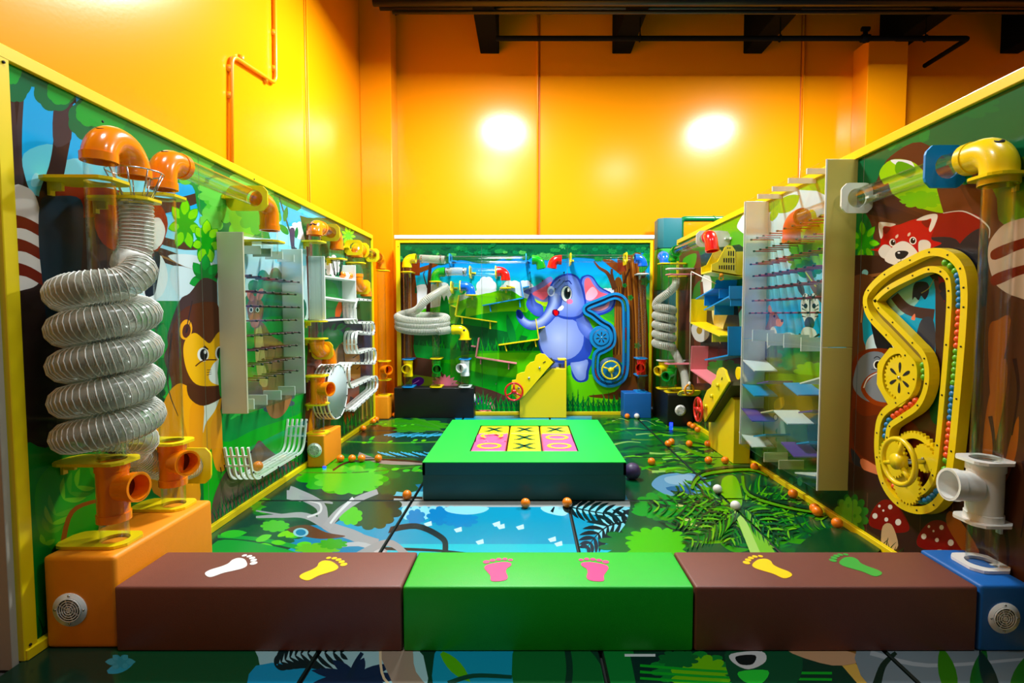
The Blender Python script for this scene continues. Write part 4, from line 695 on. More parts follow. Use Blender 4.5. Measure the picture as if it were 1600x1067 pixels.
P.leaf(1000, 425, 1014, 404, 6, (30, 120, 50)); P.star(1012, 400, 10, 6, 4, (30, 116, 50), (50, 150, 60)); P.star(1008, 440, 8, 5, 3, (30, 120, 50), (50, 140, 60)); P.star(976, 446, 4, 5, 1.6, (20, 90, 40), (40, 120, 50)); P.star(985, 465, 5, 5, 2, (40, 96, 40), (50, 120, 50)); P.stroke([(982, 500), (984, 530)], 2, 3, (20, 50, 30)); P.star(996, 540, 6, 5, 2, (70, 96, 40), (80, 110, 50))
# canopy across the top
P.blob([(620, 376), (1020, 376), (1020, 392), (980, 396), (950, 405), (900, 402), (860, 406), (800, 400), (760, 412), (720, 406), (690, 414), (668, 408), (640, 404), (620, 410)], (8, 82, 48))
for k in range(74):
    x = 622 + k * 5.4; y = rnd.uniform(384, 405); c = [(14, 92, 48), (36, 110, 56), (4, 66, 42), (66, 138, 70), (22, 100, 60)][rnd.randrange(5)]; P.star(x, y, rnd.uniform(4, 9), 9, 1.3, c, tuple(min(255, int(v * 1.12)) for v in c), 1, .6, rnd.random()); P.star(x + 3, y - 4, 5, 7, 1, (8, 78, 44), (14, 90, 50), 1, .6, rnd.random())
# elephant
EL0, EL1, EL2, OUT = (84, 104, 190), (128, 146, 216), (176, 190, 236), (52, 70, 160)
P.blob([(818, 455), (838, 446), (860, 432), (866, 450), (858, 470), (842, 470), (830, 462)], (126, 122, 184)); P.blob([(832, 458), (850, 448), (862, 440), (862, 452), (850, 468), (840, 464)], (226, 110, 130))
P.blob([(906, 440), (914, 430), (926, 432), (938, 448), (956, 458), (962, 470), (956, 484), (940, 492), (922, 494), (912, 480)], OUT); P.grad([(909, 441), (915, 432), (925, 434), (936, 449), (954, 460), (959, 470), (953, 482), (938, 489), (922, 490), (912, 470)], (920, 450), (104, 124, 208), (120, 140, 220), 3); P.blob([(913, 440), (920, 434), (928, 446), (938, 456), (950, 460), (938, 464), (926, 470), (916, 466)], (232, 112, 128)); P.blob([(916, 458), (926, 448), (934, 458), (926, 468), (916, 468)], (240, 176, 196)); P.blob([(920, 482), (944, 478), (952, 468), (950, 480), (936, 486)], (236, 160, 176))
P.blob([(872, 585), (872, 560), (900, 558), (924, 562), (920, 580), (918, 594), (904, 597), (894, 588), (890, 570)], OUT); P.grad([(892, 565), (918, 562), (916, 580), (914, 592), (904, 594), (896, 584)], (904, 574), EL1, EL2, 4); P.grad([(860, 560), (878, 560), (880, 580), (868, 586), (858, 578)], (868, 570), EL0, EL1, 3)
P.grad([(840, 530), (846, 506), (862, 494), (888, 492), (908, 498), (922, 514), (926, 540), (918, 560), (896, 566), (866, 566), (848, 556)], (874, 530), (58, 78, 172), (74, 96, 188), 3); P.grad([(842, 530), (848, 508), (864, 496), (886, 496), (904, 506), (912, 524), (908, 546), (892, 560), (868, 562), (850, 552)], (872, 528), EL1, EL2, 6)
P.grad([(900, 496), (908, 492), (918, 498), (926, 512), (934, 524), (930, 534), (916, 528), (904, 514)], (916, 510), EL0, EL1, 4)
P.grad([(824, 468), (829, 458), (834, 464), (838, 472), (848, 478), (848, 492), (838, 494), (826, 484), (822, 476)], (836, 480), (66, 84, 176), (104, 124, 206), 4)
P.grad([(858, 470), (858, 450), (868, 434), (886, 427), (900, 430), (908, 440), (914, 460), (916, 476), (912, 492), (898, 499), (880, 498), (868, 492), (860, 484)], (890, 462), OUT, (92, 112, 200), 3); P.grad([(861, 468), (861, 450), (870, 437), (886, 430), (899, 433), (906, 444), (911, 462), (913, 476), (908, 490), (896, 495), (880, 494), (868, 488)], (890, 466), (104, 124, 206), (160, 176, 232), 6)
TRK = [(868, 462), (866, 476), (858, 492), (846, 504), (830, 508), (818, 502), (811, 491)]
for k in range(7): q = k / 6; P.stroke([(x, y - .6 * k) for x, y in TRK], 23 - 3.1 * k, 11 - 1.5 * k, mixc((62, 82, 176), (166, 182, 234), q), 5)
P.ell(812, 491, 5, 8, (40, 56, 140), -25); P.ell(811, 491, 3, 6, (28, 40, 110), -25)
P.ell(885, 459, 9, 13, (40, 54, 120)); P.ell(885, 459, 8, 12, (236, 240, 240)); P.ell(886.5, 458, 5.6, 9.5, (40, 60, 66)); P.ell(887, 458, 4, 7, (14, 20, 22)); P.ell(888, 453, 2, 3, (240, 244, 240)); P.ell(861, 455, 6, 8, (190, 200, 230)); P.ell(861, 456, 3.6, 5, (120, 136, 190))
P.stroke([(883, 440), (889, 439), (893, 444)], 2, 1.6, (40, 50, 130)); P.ell(890, 471, 5, 4, (232, 130, 170)); P.blob([(864, 484), (872, 484), (874, 490), (868, 494), (863, 490)], (70, 20, 60)); P.blob([(865, 485), (871, 486), (871, 492), (867, 492)], (224, 40, 30)); P.blob([(871, 484), (878, 477), (881, 480), (877, 485)], (236, 240, 240))
# front grass
for k in range(30): P.tuft(775 + k * 8, 643, rnd.uniform(22, 38), 5, [(10, 110, 44), (34, 160, 50), (6, 80, 40), (20, 140, 46)], .55, 3.4, rnd)
for k in range(4): P.tuft(745 + k * 5, 640, 30, 5, [(10, 130, 60), (30, 160, 60)], .5, 3, rnd)

lp = mural_panel('mural_panel', 'left jungle mural panel with a printed lion and palm leaves', 'x', LP, 2.06, 6.98, 2.45, [3.33, 4.55, 5.77], 1)
rp = mural_panel('mural_panel', 'right jungle mural panel with printed red panda and mushrooms', 'x', RP, 1.72, 7.44, 2.45, [2.14, 3.36, 4.58, 5.8], -1)
bp = mural_panel('mural_panel', 'back jungle mural panel with a printed blue elephant', 'y', BP, -1.84, 1.76, 2.45, [-.64, .565], -1)
lpc = MB().box((XL - .1, 2.03, -.02), (XL - .005, 2.06, 2.47)).build('end_board', ENDW, lp, .002, 1)
MB().box((-1.86, YB - .04, 2.48), (1.78, YB + .13, 2.535)).build('white_cap', WHT, bp, .012, 2)
for (px_, py_) in ((622, 385), (818, 379), (1014, 385)):
    p = ony(px_, py_, YB - .03); MB().cyl(p, p + Vector((0, .02, 0)), .006, 8).build('screw', DARK, bp)
for (px_, py_) in ((5, 97), (160, 190), (397, 280), (47, 1007)):
    p = onx(px_, py_, XL + .022); MB().cyl(p, p + Vector((.004, 0, 0)), .006, 8).build('screw', DARK, lp)
# ================================================================= padded blocks in front
def vent(parent, c, n, r=.045):
    """round ventilation grille on a padded block"""
    c = Vector(c); n = Vector(n).normalized(); u = Vector((0, 0, 1)).cross(n).normalized(); v = Vector((0, 0, 1))
    g = MB().cyl(c, c + n * .005, r, 28).build('vent', WHTP, parent)
    rg = MB(); rg.cyl(c + n * .004, c + n * .0065, r * .7, 24)
    sub(rg.build('vent_opening', DARK, None), g)
    k = MB()
    for q in (.12, .26, .40, .54, .68): k.torus(c + n * .009, n, r * q, r * .04, 24, 5)
    for a in range(4):
        d = (u * math.cos(a * math.pi / 4 + .3) + v * math.sin(a * math.pi / 4 + .3)) * r * .7
        k.cyl(c + n * .008 - d, c + n * .008 + d, r * .03, 5)
    sub(k.build('vent_bars', WHTP, None), g)
    s_ = MB()
    for a in range(4):
        d = (u * math.cos(a * math.pi / 2) + v * math.sin(a * math.pi / 2)) * r * .84; s_.cyl(c + d + n * .004, c + d + n * .008, r * .07, 8)
    sub(s_.build('vent_screws', STEEL, None), g)
    return g
def pad(name, label, cat, a, b, mat, bev=.014, group=None):
    t = thing(name, label, cat, group, ((a[0] + b[0]) / 2, (a[1] + b[1]) / 2, 0))
    MB().box(a, b).build('padded_body', mat, t, bev, 3)
    return t
BRN = M('brown_vinyl', (112, 62, 50), .48, bump=.35, scale=260, noise=.05); GRV = M('green_vinyl', (2, 180, 28), .45, bump=.35, scale=260, noise=.04)
hb = zat(917, 2.12) ; Y0, Y1b = 2.12, 2.445
benches = [('brown', -1.735, -.528, BRN, 'brown padded bench block at left with white and yellow footprints'),
           ('green', -.522, .700, GRV, 'bright green padded bench block with two pink footprints'),
           ('brown', .706, 1.895, BRN, 'brown padded bench block at right with yellow and green footprints')]
bo = []
for nm, x0, x1, m, lb in benches: bo.append(pad('bench_block', lb, 'bench', (x0, Y0, 0.0), (x1, Y1b, hb), m, .012, 'padded bench blocks'))
FEET = [(0, 362, 884, (236, 236, 230), 'L', -38), (0, 504, 888, (250, 205, 0), 'L', -30), (1, 779, 889, (240, 60, 130), 'R', 6), (1, 929, 889, (240, 60, 130), 'L', -6),
        (2, 1200, 885, (250, 205, 0), 'R', 30), (2, 1337, 882, (60, 165, 60), 'R', 27)]
def footprint(par, px_, py_, rgb, side, rot):
    c = onz(px_, py_, hb + .001); L = .215; sx = 1 if side == 'R' else -1
    out = [(-.14, -.46), (-.02, -.5), (.1, -.46), (.14, -.34), (.12, -.15), (.14, 0), (.22, .12), (.22, .24), (.1, .3), (-.06, .27), (-.2, .2), (-.24, .08), (-.2, -.08), (-.15, -.25)]
    m = M('footprint_%d_%d_%d' % rgb, rgb, .4); a = math.radians(rot); ca, sa = math.cos(a), math.sin(a); mb = MB()
    def T(x, y): x *= sx * L * 1.22; y *= L; return (c.x + x * ca - y * sa, c.y + x * sa + y * ca, hb + .0004)
    mb.prism([T(x, y) for x, y in smoothp(out, 4)], (0, 0, .0012))
    for (x, y, r) in ((-.2, .34, .06), (-.09, .40, .052), (.02, .43, .05), (.13, .43, .046), (.23, .38, .042)) if True else ():
        mb.prism([T(x + r * math.cos(t), y + r * 1.25 * math.sin(t)) for t in (2 * math.pi * i / 14 for i in range(14))], (0, 0, .0012))
    o = mb.build('footprint', m, par); return o
for bi, px_, py_, rgb, side, rot in FEET: footprint(bo[bi], px_, py_, rgb, side, rot)
for b_, (nm, x0, x1, m, lb) in zip(bo, benches):     # stitched seam along the top front edge
    MB().sweep([(x0 + .01, Y0 + .004, hb - .016), (x1 - .01, Y0 + .004, hb - .016)], .0035, 6).build('seam_piping', m, b_)
# orange box at left, blue box at right
ob = pad('padded_box', 'orange padded vent box at the front left under the spiral hose', 'box', (XL + .03, 2.14, 0), (-1.745, 2.82, .40), ORGB, .02)
p = ony(110, 952, 2.14); vent(ob, (p.x, 2.14, p.z), (0, -1, 0), .072)
bb = pad('padded_box', 'blue padded vent box at the front right corner below the white tee', 'box', (1.905, 2.12, 0), (XR - .03 + .2 - .2, 2.46, .285), BLUV, .014)
p = ony(1568, 965, 2.12); vent(bb, (p.x, 2.12, p.z), (0, -1, 0), .066)
# ---------------------------------------------------------------- tic tac toe table
TT = thing('game_table', 'large green and teal padded tic-tac-toe table in the middle of the mats', 'table', None, (-.025, 4.7, 0))
tz = zat(722, 3.9); tx0, tx1, ty0, ty1 = -.80, .755, 3.9, 5.5
TEAL = M('teal_vinyl', (10, 66, 66), .45, bump=.2, scale=260); GTOP = M('bright_green_vinyl', (6, 196, 58), .42, bump=.2, scale=260)
hx0, hx1, hy0, hy1 = -.475, .425, 4.22, 5.22
MB().box((tx0, ty0, 0), (tx1, ty1, tz - .09)).build('base', TEAL, TT, .015, 2)
m = MB()
for a, b in (((tx0, ty0), (tx1, hy0)), ((tx0, hy1), (tx1, ty1)), ((tx0, hy0), (hx0, hy1)), ((hx1, hy0), (tx1, hy1))): m.box((a[0], a[1], tz - .006), (b[0], b[1], tz))
m.build('top_cover', GTOP, TT)
m = MB()
for a, b in (((tx0, ty0), (tx1, ty0 + .02)), ((tx0, ty1 - .02), (tx1, ty1)), ((tx0, ty0), (tx0 + .02, ty1)), ((tx1 - .02, ty0), (tx1, ty1)),
             ((hx0 - .02, hy0 - .02), (hx1 + .02, hy0)), ((hx0 - .02, hy1), (hx1 + .02, hy1 + .02)), ((hx0 - .02, hy0), (hx0, hy1)), ((hx1, hy0), (hx1 + .02, hy1))):
    m.box((a[0], a[1], tz - .1), (b[0], b[1], tz - .0065))
m.build('rim', TEAL, TT)
YB_ = M('yellow_block_vinyl', (250, 226, 10), .4, bump=.2, scale=200); PB_ = M('pink_block_vinyl', (236, 92, 150), .35, bump=.25, scale=90); GX = M('dark_green_letter', (0, 84, 26), .5)
cw = (hx1 - hx0) / 3; ch = (hy1 - hy0) / 3
grid = [['X', 'X', 'X'], ['C', 'X', 'O'], ['O', 'X', 'O']]
rown = ['back', 'middle', 'front']; coln = ['left', 'centre', 'right']
for r in range(3):
    for c in range(3):
        g = grid[r][c]; x = hx0 + cw * (c + .5); y = hy1 - ch * (r + .5); yel = g == 'X'
        t = thing('game_block', ('yellow block with a green X, ' if yel else 'crumpled glossy pink block with a bent yellow letter, ' if g == 'C' else 'pink block with a yellow O, ') + '%s row %s of the game table' % (rown[r], coln[c]), 'block', 'tic-tac-toe blocks', (x, y, tz - .09))
        s_ = .008; top = tz - .006 + (.006 if r == 2 else 0)
        o = MB().box((x - cw / 2 + s_, y - ch / 2 + s_ * .6, tz - .09), (x + cw / 2 - s_, y + ch / 2 - s_ * .6, top)).build('block_body', YB_ if yel else PB_, t, .014, 3)
        if g == 'C':
            me = o.data; bm = bmesh.new(); bm.from_mesh(me); bmesh.ops.subdivide_edges(bm, edges=list(bm.edges), cuts=5, use_grid_fill=True)
            for v in bm.verts:
                if v.co.z > top - .02: v.co.z += .016 * math.sin(v.co.x * 60 + v.co.y * 45) * math.cos(v.co.y * 70 - v.co.x * 20)
            bm.to_mesh(me); bm.free()
        m = MB(); zt = top + .0006
        if yel:
            for a in (37, -37):
                R = Matrix.Rotation(math.radians(90 + a), 3, 'Z'); m.box((x - .1, y - .02, zt), (x + .1, y + .02, zt + .002), R, (x, y, zt))
            for sy in (-1, 1):
                for sx_ in (-1, 1): m.box((x + sx_ * .066 - .03, y + sy * .082 - .008, zt), (x + sx_ * .066 + .03, y + sy * .082 + .008, zt + .002))
            m.build('printed_letter', GX, t)
        else:
            zt += .016 if g == 'C' else 0; n = 40; k = []
            full = n if g == 'O' else int(n * .78)
            rx, ry, wd = .105, .095, .030
            for i in range(full):
                a0, a1 = 2 * math.pi * (i / n - .12), 2 * math.pi * ((i + 1) / n - .12)
                m.add([(x + rx * math.cos(a0), y + ry * math.sin(a0), zt + .002), (x + rx * math.cos(a1), y + ry * math.sin(a1), zt + .002), (x + (rx - wd) * math.cos(a1), y + (ry - wd) * math.sin(a1), zt + .002), (x + (rx - wd) * math.cos(a0), y + (ry - wd) * math.sin(a0), zt + .002)], [(0, 1, 2, 3)])
            m.build('printed_letter', MC['yellow_block_vinyl'], t)
# ---------------------------------------------------------------- loose balls on the mats
BALLO = M('orange_ball', (255, 132, 12), .3, coat=.4); BALLW = M('white_ball', (228, 230, 226), .3); BALLP = M('purple_ball', (62, 46, 84), .45)
def ball(px_, py_, r, mat, label, name='play_ball', z=None, group='loose orange play balls on the mats', X=None, Y=None):
    """centre seen at pixel, resting at height r (or at a given X / Y plane)"""
    c = onz(px_, py_, r) if z is None else onz(px_, py_, z + r)
    if X is not None: c = onx(px_, py_, X)
    if Y is not None: c = ony(px_, py_, Y)
    o = MB().sphere((0, 0, 0), r, 20, 14).build(name, mat); o.location = c; return tag(o, label, 'ball', group)
R_ = .036
BL = [(821, 786, 'orange ball in front of the game table, left of the pair'), (886, 785, 'orange ball in front of the game table near its right end'), (636, 773, 'orange ball left of the game table front corner'),
      (532, 716, 'orange ball touching the orange box with the round vent'), (550, 716, 'second orange ball from the orange vent box'), (565, 716, 'third orange ball from the orange vent box'), (591, 716, 'orange ball at the right end of the row beside the vent box'),
      (560, 669, 'orange ball alone on the left base rail below the zigzag chute'), (577, 658, 'front orange ball of the pair on the left base rail'), (581, 655, 'rear orange ball of the pair on the left base rail'),
      (617, 648, 'left orange ball of two beside the black box corner'), (625, 648, 'right orange ball of two beside the black box corner'), (748, 643, 'orange ball at the right end of the long black box'),
      (970, 641.5, 'orange ball against the small blue box at the back'), (980, 650, 'orange ball on the mat in front of the small blue box'), (991, 647, 'orange ball behind the white ball near the small blue box'),
      (1078, 663, 'rearmost orange ball of three below the red wheel'), (1083, 666, 'middle orange ball of three below the red wheel'), (1090, 671, 'front orange ball of three below the red wheel'),
      (1044, 693, 'left orange ball of the touching pair on the right mats'), (1049, 690, 'right orange ball of the touching pair on the right mats'), (1077, 693, 'orange ball alone between the pair and the yellow box'), (1106, 693, 'orange ball half hidden by the yellow sloped box'),
      (1018, 721, 'orange ball near the purple ball'), (1107, 719, 'orange ball in front of the yellow sloped box, left one'), (1133, 719, 'orange ball touching the yellow sloped box, right one'),
      (1179, 729, 'orange ball on the right base rail at the yellow box corner'), (1239, 771, 'orange ball on the right base rail under the peg box'), (1273, 794, 'rear orange ball of the touching pair on the right base rail'),
      (1277, 799, 'front orange ball of the touching pair on the right base rail'), (1308, 817, 'frontmost orange ball on the right base rail')]
for px_, py_, lb in BL:
    c = onz(px_, py_, R_); xx = min(max(c.x, XL + .04 + R_), XR - .035 - R_); o = ball(px_, py_, R_, BALLO, lb)
    if abs(xx - c.x) > .005: o.location.x = xx
ball(995, 650, R_ * 1.05, BALLW, 'white ball by the small blue box at the back', group='white play balls')
ball(1121, 764, R_, BALLW, 'rear white ball on the printed palm leaves', group='white play balls')
ball(1149, 790, R_, BALLW, 'front white ball on the printed palm trunk', group='white play balls')
ball(988, 736, .072, BALLP, 'large dark purple ball beside the game table', group='large balls')
# ================================================================= pipe-work kit
TR = .056
HOSE = M('clear_ribbed_hose', (186, 190, 176), .2, trans=.62, tint=(.93, .95, .9)); HRIB = M('hose_rib_wire', (232, 232, 222), .3)
def resample(pts, step):
    pts = [Vector(p) for p in pts]; out = [pts[0]]; acc = 0
    for a, b in zip(pts, pts[1:]):
        L = (b - a).length; d = step - acc
        while d < L: out.append(a + (b - a) * (d / L)); d += step
        acc = L - (d - step)
    return out
def smooth3(pts, k=10):
    P_ = [Vector(p) for p in pts]; out = []; n = len(P_)
    for i in range(n - 1):
        p0, p1, p2, p3 = P_[max(i - 1, 0)], P_[i], P_[i + 1], P_[min(i + 2, n - 1)]
        for j in range(k):
            t = j / k; out.append(.5 * (2 * p1 + (p2 - p0) * t + (2 * p0 - 5 * p1 + 4 * p2 - p3) * t * t + (3 * p1 - p0 - 3 * p2 + p3) * t ** 3))
    out.append(P_[-1]); return out
def tube(par, a, b, r=TR, name='clear_tube'): return MB().shell([a, b], r, .004, 24).build(name, CLR, par)
def hose(par, pts, r=.06, pitch=.017, sides=20, wire=True, name='ribbed_hose'):
    p = resample(smooth3(pts, 14), pitch / 2); N = len(p)
    o = MB().sweep(p, r, sides, caps=False, rfun=lambda i: r * (1.0 if i % 2 else .95)).build(name, HOSE, par)
    if wire:
        q = resample(p, pitch / 12); t0 = (q[1] - q[0]).normalized(); nr = t0.orthogonal().normalized(); w_ = []
        for i, c in enumerate(q):
            t = (q[min(i + 1, len(q) - 1)] - q[max(i - 1, 0)]).normalized(); nr = (nr - t * nr.dot(t)).normalized(); b = t.cross(nr); a = 2 * math.pi * i / 12
            w_.append(c + (nr * math.cos(a) + b * math.sin(a)) * r * 1.01)
        h = MB().sweep(w_, r * .034, 4, caps=False).build('hose_wire', HRIB, None); sub(h, o); h.matrix_parent_inverse = Matrix.Identity(4)
        if par is not None: h.matrix_parent_inverse = Matrix.Identity(4); h.location = (0, 0, 0)
    return o
def elbow(par, pts, mat, r=TR, br=.075, holes=(), name='elbow'):
    p = arcpath(pts, br, 10); rr = r * 1.16
    m = MB().shell(p, rr, .007, 24)
    for e, d in ((0, 1), (-1, -2)):
        P0 = Vector(p[e]); t = (Vector(p[d]) - P0).normalized(); m.shell([P0, P0 + t * .035], rr * 1.07, .008, 24)
    o = m.build(name, mat, par)
    for c, n in holes:                  # c: a point near the bend; the hole sits on the skin of the nearest path point
        c, n = Vector(c), Vector(n).normalized(); c = min((Vector(q) for q in p), key=lambda q: (q - c).length); sub(MB().cyl(c + n * (rr * .9), c + n * (rr * 1.0), r * .32, 16).build('air_hole', DARK, None), o)
    return o
def tee(par, c, z0, z1, bd, mat, r=TR, bl=.13, name='tee_fitting'):
    """vertical fitting between z0 and z1 with a side branch along bd"""
    x, y = c; rr = r * 1.1; bd = Vector(bd).normalized(); zc = (z0 + z1) / 2 + (z1 - z0) * .06; m = MB()
    m.shell([(x, y, z0), (x, y, z1)], rr, .007, 24); m.shell([(x, y, z1 - .035), (x, y, z1)], rr * 1.07, .008, 24); m.shell([(x, y, z0), (x, y, z0 + .035)], rr * 1.07, .008, 24)
    c0 = Vector((x, y, zc)); m.shell([c0 + bd * r * .75, c0 + bd * bl], rr, .007, 24); m.shell([c0 + bd * (bl - .035), c0 + bd * bl], rr * 1.07, .01, 24)
    o = m.build(name, mat, par)
    sub(MB().cyl(c0 + bd * r * .9, c0 + bd * r * 1.0, rr * .9, 20).build('inner_shade_disc', M('shaded_inside_' + mat.name, tuple(int(255 * (v ** (1 / 2.2)) * .45) for v in mat.node_tree.nodes['Principled BSDF'].inputs['Base Color'].default_value[:3]), .6), None), o)  # disc in a darkened body colour paints the shade inside the branch
    return o
def bracket(par, c, axis, wn, dist, mat=None, r=TR, name='mounting_plate', foot=True, pad_=.03):
    """board around a tube: c on the tube axis, axis along the tube, wn wall normal, dist to the wall"""
    c, axis, wn = Vector(c), Vector(axis).normalized(), Vector(wn); v = axis.cross(wn).normalized(); mat = mat or YEL; m = MB(); e = r + pad_
    m.plate(c, wn, v, (-dist, e + .005, -e, e), r * 1.01, .013, rc=.035)
    o = m.build(name, mat, par)
    if foot:
        q = c - wn * dist; f = MB()
        f.obox(q - v * .012 + axis * -.007, v * .024, -axis * .055, wn * .014); f.obox(q - v * .007 - axis * .007, v * .014, -axis * .035, wn * min(.06, dist * .5))
        sub(f.build('foot', mat, None), o)
    return o
def basket(par, c, r0, r1, h, n=9, mat=None):
    """wire funnel: wide ring on top, narrow ring below"""
    mat = mat or STEEL; c = Vector(c); m = MB(); m.torus(c + Vector((0, 0, h)), (0, 0, 1), r1, .0035, 36, 6); m.torus(c, (0, 0, 1), r0, .0035, 28, 6)
    for k in range(n):
        t = 2 * math.pi * (k + .3) / n; d = Vector((math.cos(t), math.sin(t), 0)); m.cyl(c + d * r0, c + d * r1 + Vector((0, 0, h)), .0032, 6)
    return m.build('wire_basket', mat, par)
def clamp_ring(par, c, ax, r=TR): return MB().sweep([Vector(c) - Vector(ax) * .008, Vector(c) + Vector(ax) * .008], r * 1.1, 20, caps=False).box(Vector(c) + Vector((-.01, -r * 1.2, -.01)), Vector(c) + Vector((.01, -r * 1.05, .01))).build('hose_clamp', STEEL, par)
NL = (1, 0, 0); NR = (-1, 0, 0); NB = (0, -1, 0)
# ================================================================= left wall
boxtop = .40
# 1: front clear tube with tee
c1 = onz(180, 846, boxtop); x1, y1 = c1.x, c1.y; d1 = x1 - XL
t1 = thing('ball_tube', 'tall clear tube inside the big spiral hose at front left, orange tee low down', 'ball tube', 'clear tubes with tees', (x1, y1, 0))
zt = zat(246, y1); tube(t1, (x1, y1, boxtop), (x1, y1, zt))
za, zb = zat(812, y1), zat(722, y1); tee(t1, (x1, y1), za, zb, (.95, -.1, .06), ORG)
for z in (boxtop + .008, zb + .008): bracket(t1, (x1, y1, z), (0, 0, 1), NL, d1)
bracket(t1, (x1, y1, zat(283, y1)), (0, 0, 1), NL, d1)
# hose column
x2, y2 = -1.88, y1 + .235; zf = zat(313, y2)
ztop = zat(209, y1)
elbow(t1, [(x1, y1, zt - .02), (x1, y1, ztop), (x2, y2, ztop), (x2, y2, zat(277, y2))], ORG, br=.11, holes=[((x1, y1 + .02, ztop - .02), (.1, -.35, 1)), ((x2, y2 - .07, ztop - .0), (0, -.3, 1))])
# 2: spiral hose
t2 = thing('spiral_hose', 'big clear ribbed hose coiled round the front left tube', 'hose', 'ribbed hoses', (x1, y1, 0))
pts = [Vector((x2, y2, zf)), Vector((x2, y2, zf - .12)), Vector((x2 - .005, y2 - .01, zf - .24)), Vector((x2 - .0, y2 - .06, zf - .31))]
zc0 = zf - .40; RC = .137; turns = 4.55; z_end = zat(684, y1); nn = int(turns * 10)
for k in range(nn + 1):
    t = k / nn; a = math.radians(10) - 2 * math.pi * turns * t * 1.0
    pts.append(Vector((x1 + RC * math.cos(a), y1 + RC * math.sin(a), zc0 + (z_end - zc0) * t + (.045 if k < 1 else 0))))
pts += [Vector((x1 - .02, y1 + .2, z_end - .05)), Vector((-1.985, 2.58, .73)), Vector((-2.012, 2.76, .61)), Vector((-2.012, 2.95, .53)), Vector((-2.0, 3.08, .52))]
hose(t2, pts, .07, .0185, 22)
bracket(t2, (x2, y2, zf + .0), (0, 0, 1), NL, x2 - XL); basket(t2, (x2, y2, zf + .008), .062, .115, .125, 9); clamp_ring(t2, (x2, y2, zf - .03), (0, 0, 1))
o = bracket(t2, (-2.0, 3.06, .52), Vector((-.1, 1, -.05)).normalized(), NL, .075, foot=False, name='end_plate', pad_=.05)
# 3: second clear tube
c3 = onz(272, 791, boxtop); x3, y3 = c3.x, c3.y; d3 = x3 - XL
t3 = thing('ball_tube', 'second clear tube on the orange box, its top elbow feeding a level tube', 'ball tube', 'clear tubes with tees', (x3, y3, 0))
zt3 = zat(290, y3); tube(t3, (x3, y3, boxtop), (x3, y3, zt3)); za, zb = zat(757, y3), zat(692, y3); tee(t3, (x3, y3), za, zb, (.9, -.42, .04), ORG)
for z in (boxtop + .008, zb + .008): bracket(t3, (x3, y3, z), (0, 0, 1), NL, d3)
bracket(t3, (x3, y3, zat(308, y3)), (0, 0, 1), NL, d3)
zh = 2.225; elbow(t3, [(x3, y3, zt3 - .02), (x3, y3, zh), (x3, y3 + .16, zh)], ORG, br=.09, holes=[((x3, y3 + .03, zh - .01), (0.1, -.35, 1))])
ye = 3.83; tube(t3, (x3, y3 + .13, zh), (x3, ye - .12, zh), name='level_tube'); bracket(t3, (x3, ye - .2, zh), (0, 1, 0), NL, d3)
elbow(t3, [(x3, ye - .14, zh), (x3, ye, zh), (x3, ye, zh - .19)], ORG, br=.09); tube(t3, (x3, ye, zh - .36), (x3, ye, zh - .17)); bracket(t3, (x3, ye, zat(378, ye)), (0, 0, 1), NL, d3)
# peg boxes
PEG = M('plum_peg', (112, 34, 62), .35); PEGR = M('red_peg', (170, 32, 36), .35); CAP = M('black_cap', (12, 12, 14), .4)
def shared(proto, n_loc, par):
    for L_ in n_loc:
        c = proto.copy(); c.location = L_; COL.objects.link(c)
def peg_rows(par, X0, X1, ys, zs, mat, ya, yb, step):
    s = 1 if X1 > X0 else -1
    proto = None; k = 0
    for r_, z in enumerate(zs):
        y = ya + (step / 2 if r_ % 2 else 0)
        while y < yb:
            if proto is None:
                m = MB().cyl((X0, 0, 0), (X1, 0, 0), .0055, 8); pm = m.build('peg', mat, par); cm = MB().cyl((X1 - s * .012, 0, 0), (X1 + s * .004, 0, 0), .008, 8).build('peg_cap', CAP, None); sub(cm, pm); proto = (pm, cm)
                pm.location = (0, y, z)
            else:
                a = proto[0].copy(); COL.objects.link(a); a.location = (0, y, z); b = proto[1].copy(); COL.objects.link(b); b.parent = a
            y += step
SIDE = M('shaded_white_board', (206, 200, 168), .45)  # white board with its shade put into the colour
pk = thing('peg_box', 'white peg drop box with plum pegs behind clear plastic on the left wall', 'peg box', None, (XL, 3.95, 0))
X1 = -1.905; ya, yb, z0, z1 = 3.5, 4.43, .748, 1.975
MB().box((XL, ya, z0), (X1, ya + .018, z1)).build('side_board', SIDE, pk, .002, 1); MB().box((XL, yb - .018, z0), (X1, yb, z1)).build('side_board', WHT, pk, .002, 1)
MB().box((X1 - .006, ya, z0), (X1, yb, z1)).build('clear_front', PANE, pk)
MB().box((XL, ya + .018, z0), (XL + .006, yb - .018, z1)).build('clear_back', PANE, pk)
MB().box((XL, ya + .018, z0), (X1 - .006, yb - .018, z0 + .012)).build('bottom_board', PANE, pk)
for y in (3.60, 3.78, 4.0, 4.24): MB().box((XL + .03, y, z0 + .012), (X1 - .008, y + .012, z0 + .085)).build('divider', WHT, pk)
for y in (3.74, 3.9, 4.08, 4.28): MB().box((XL + .03, y, z1 - .12), (X1 - .008, y + .012, z1 - .06)).build('divider', WHT, pk)
peg_rows(pk, XL + .006, X1 - .002, None, [1.693 - .105 * k for k in range(8)], PEG, 3.6, 4.4, .125)
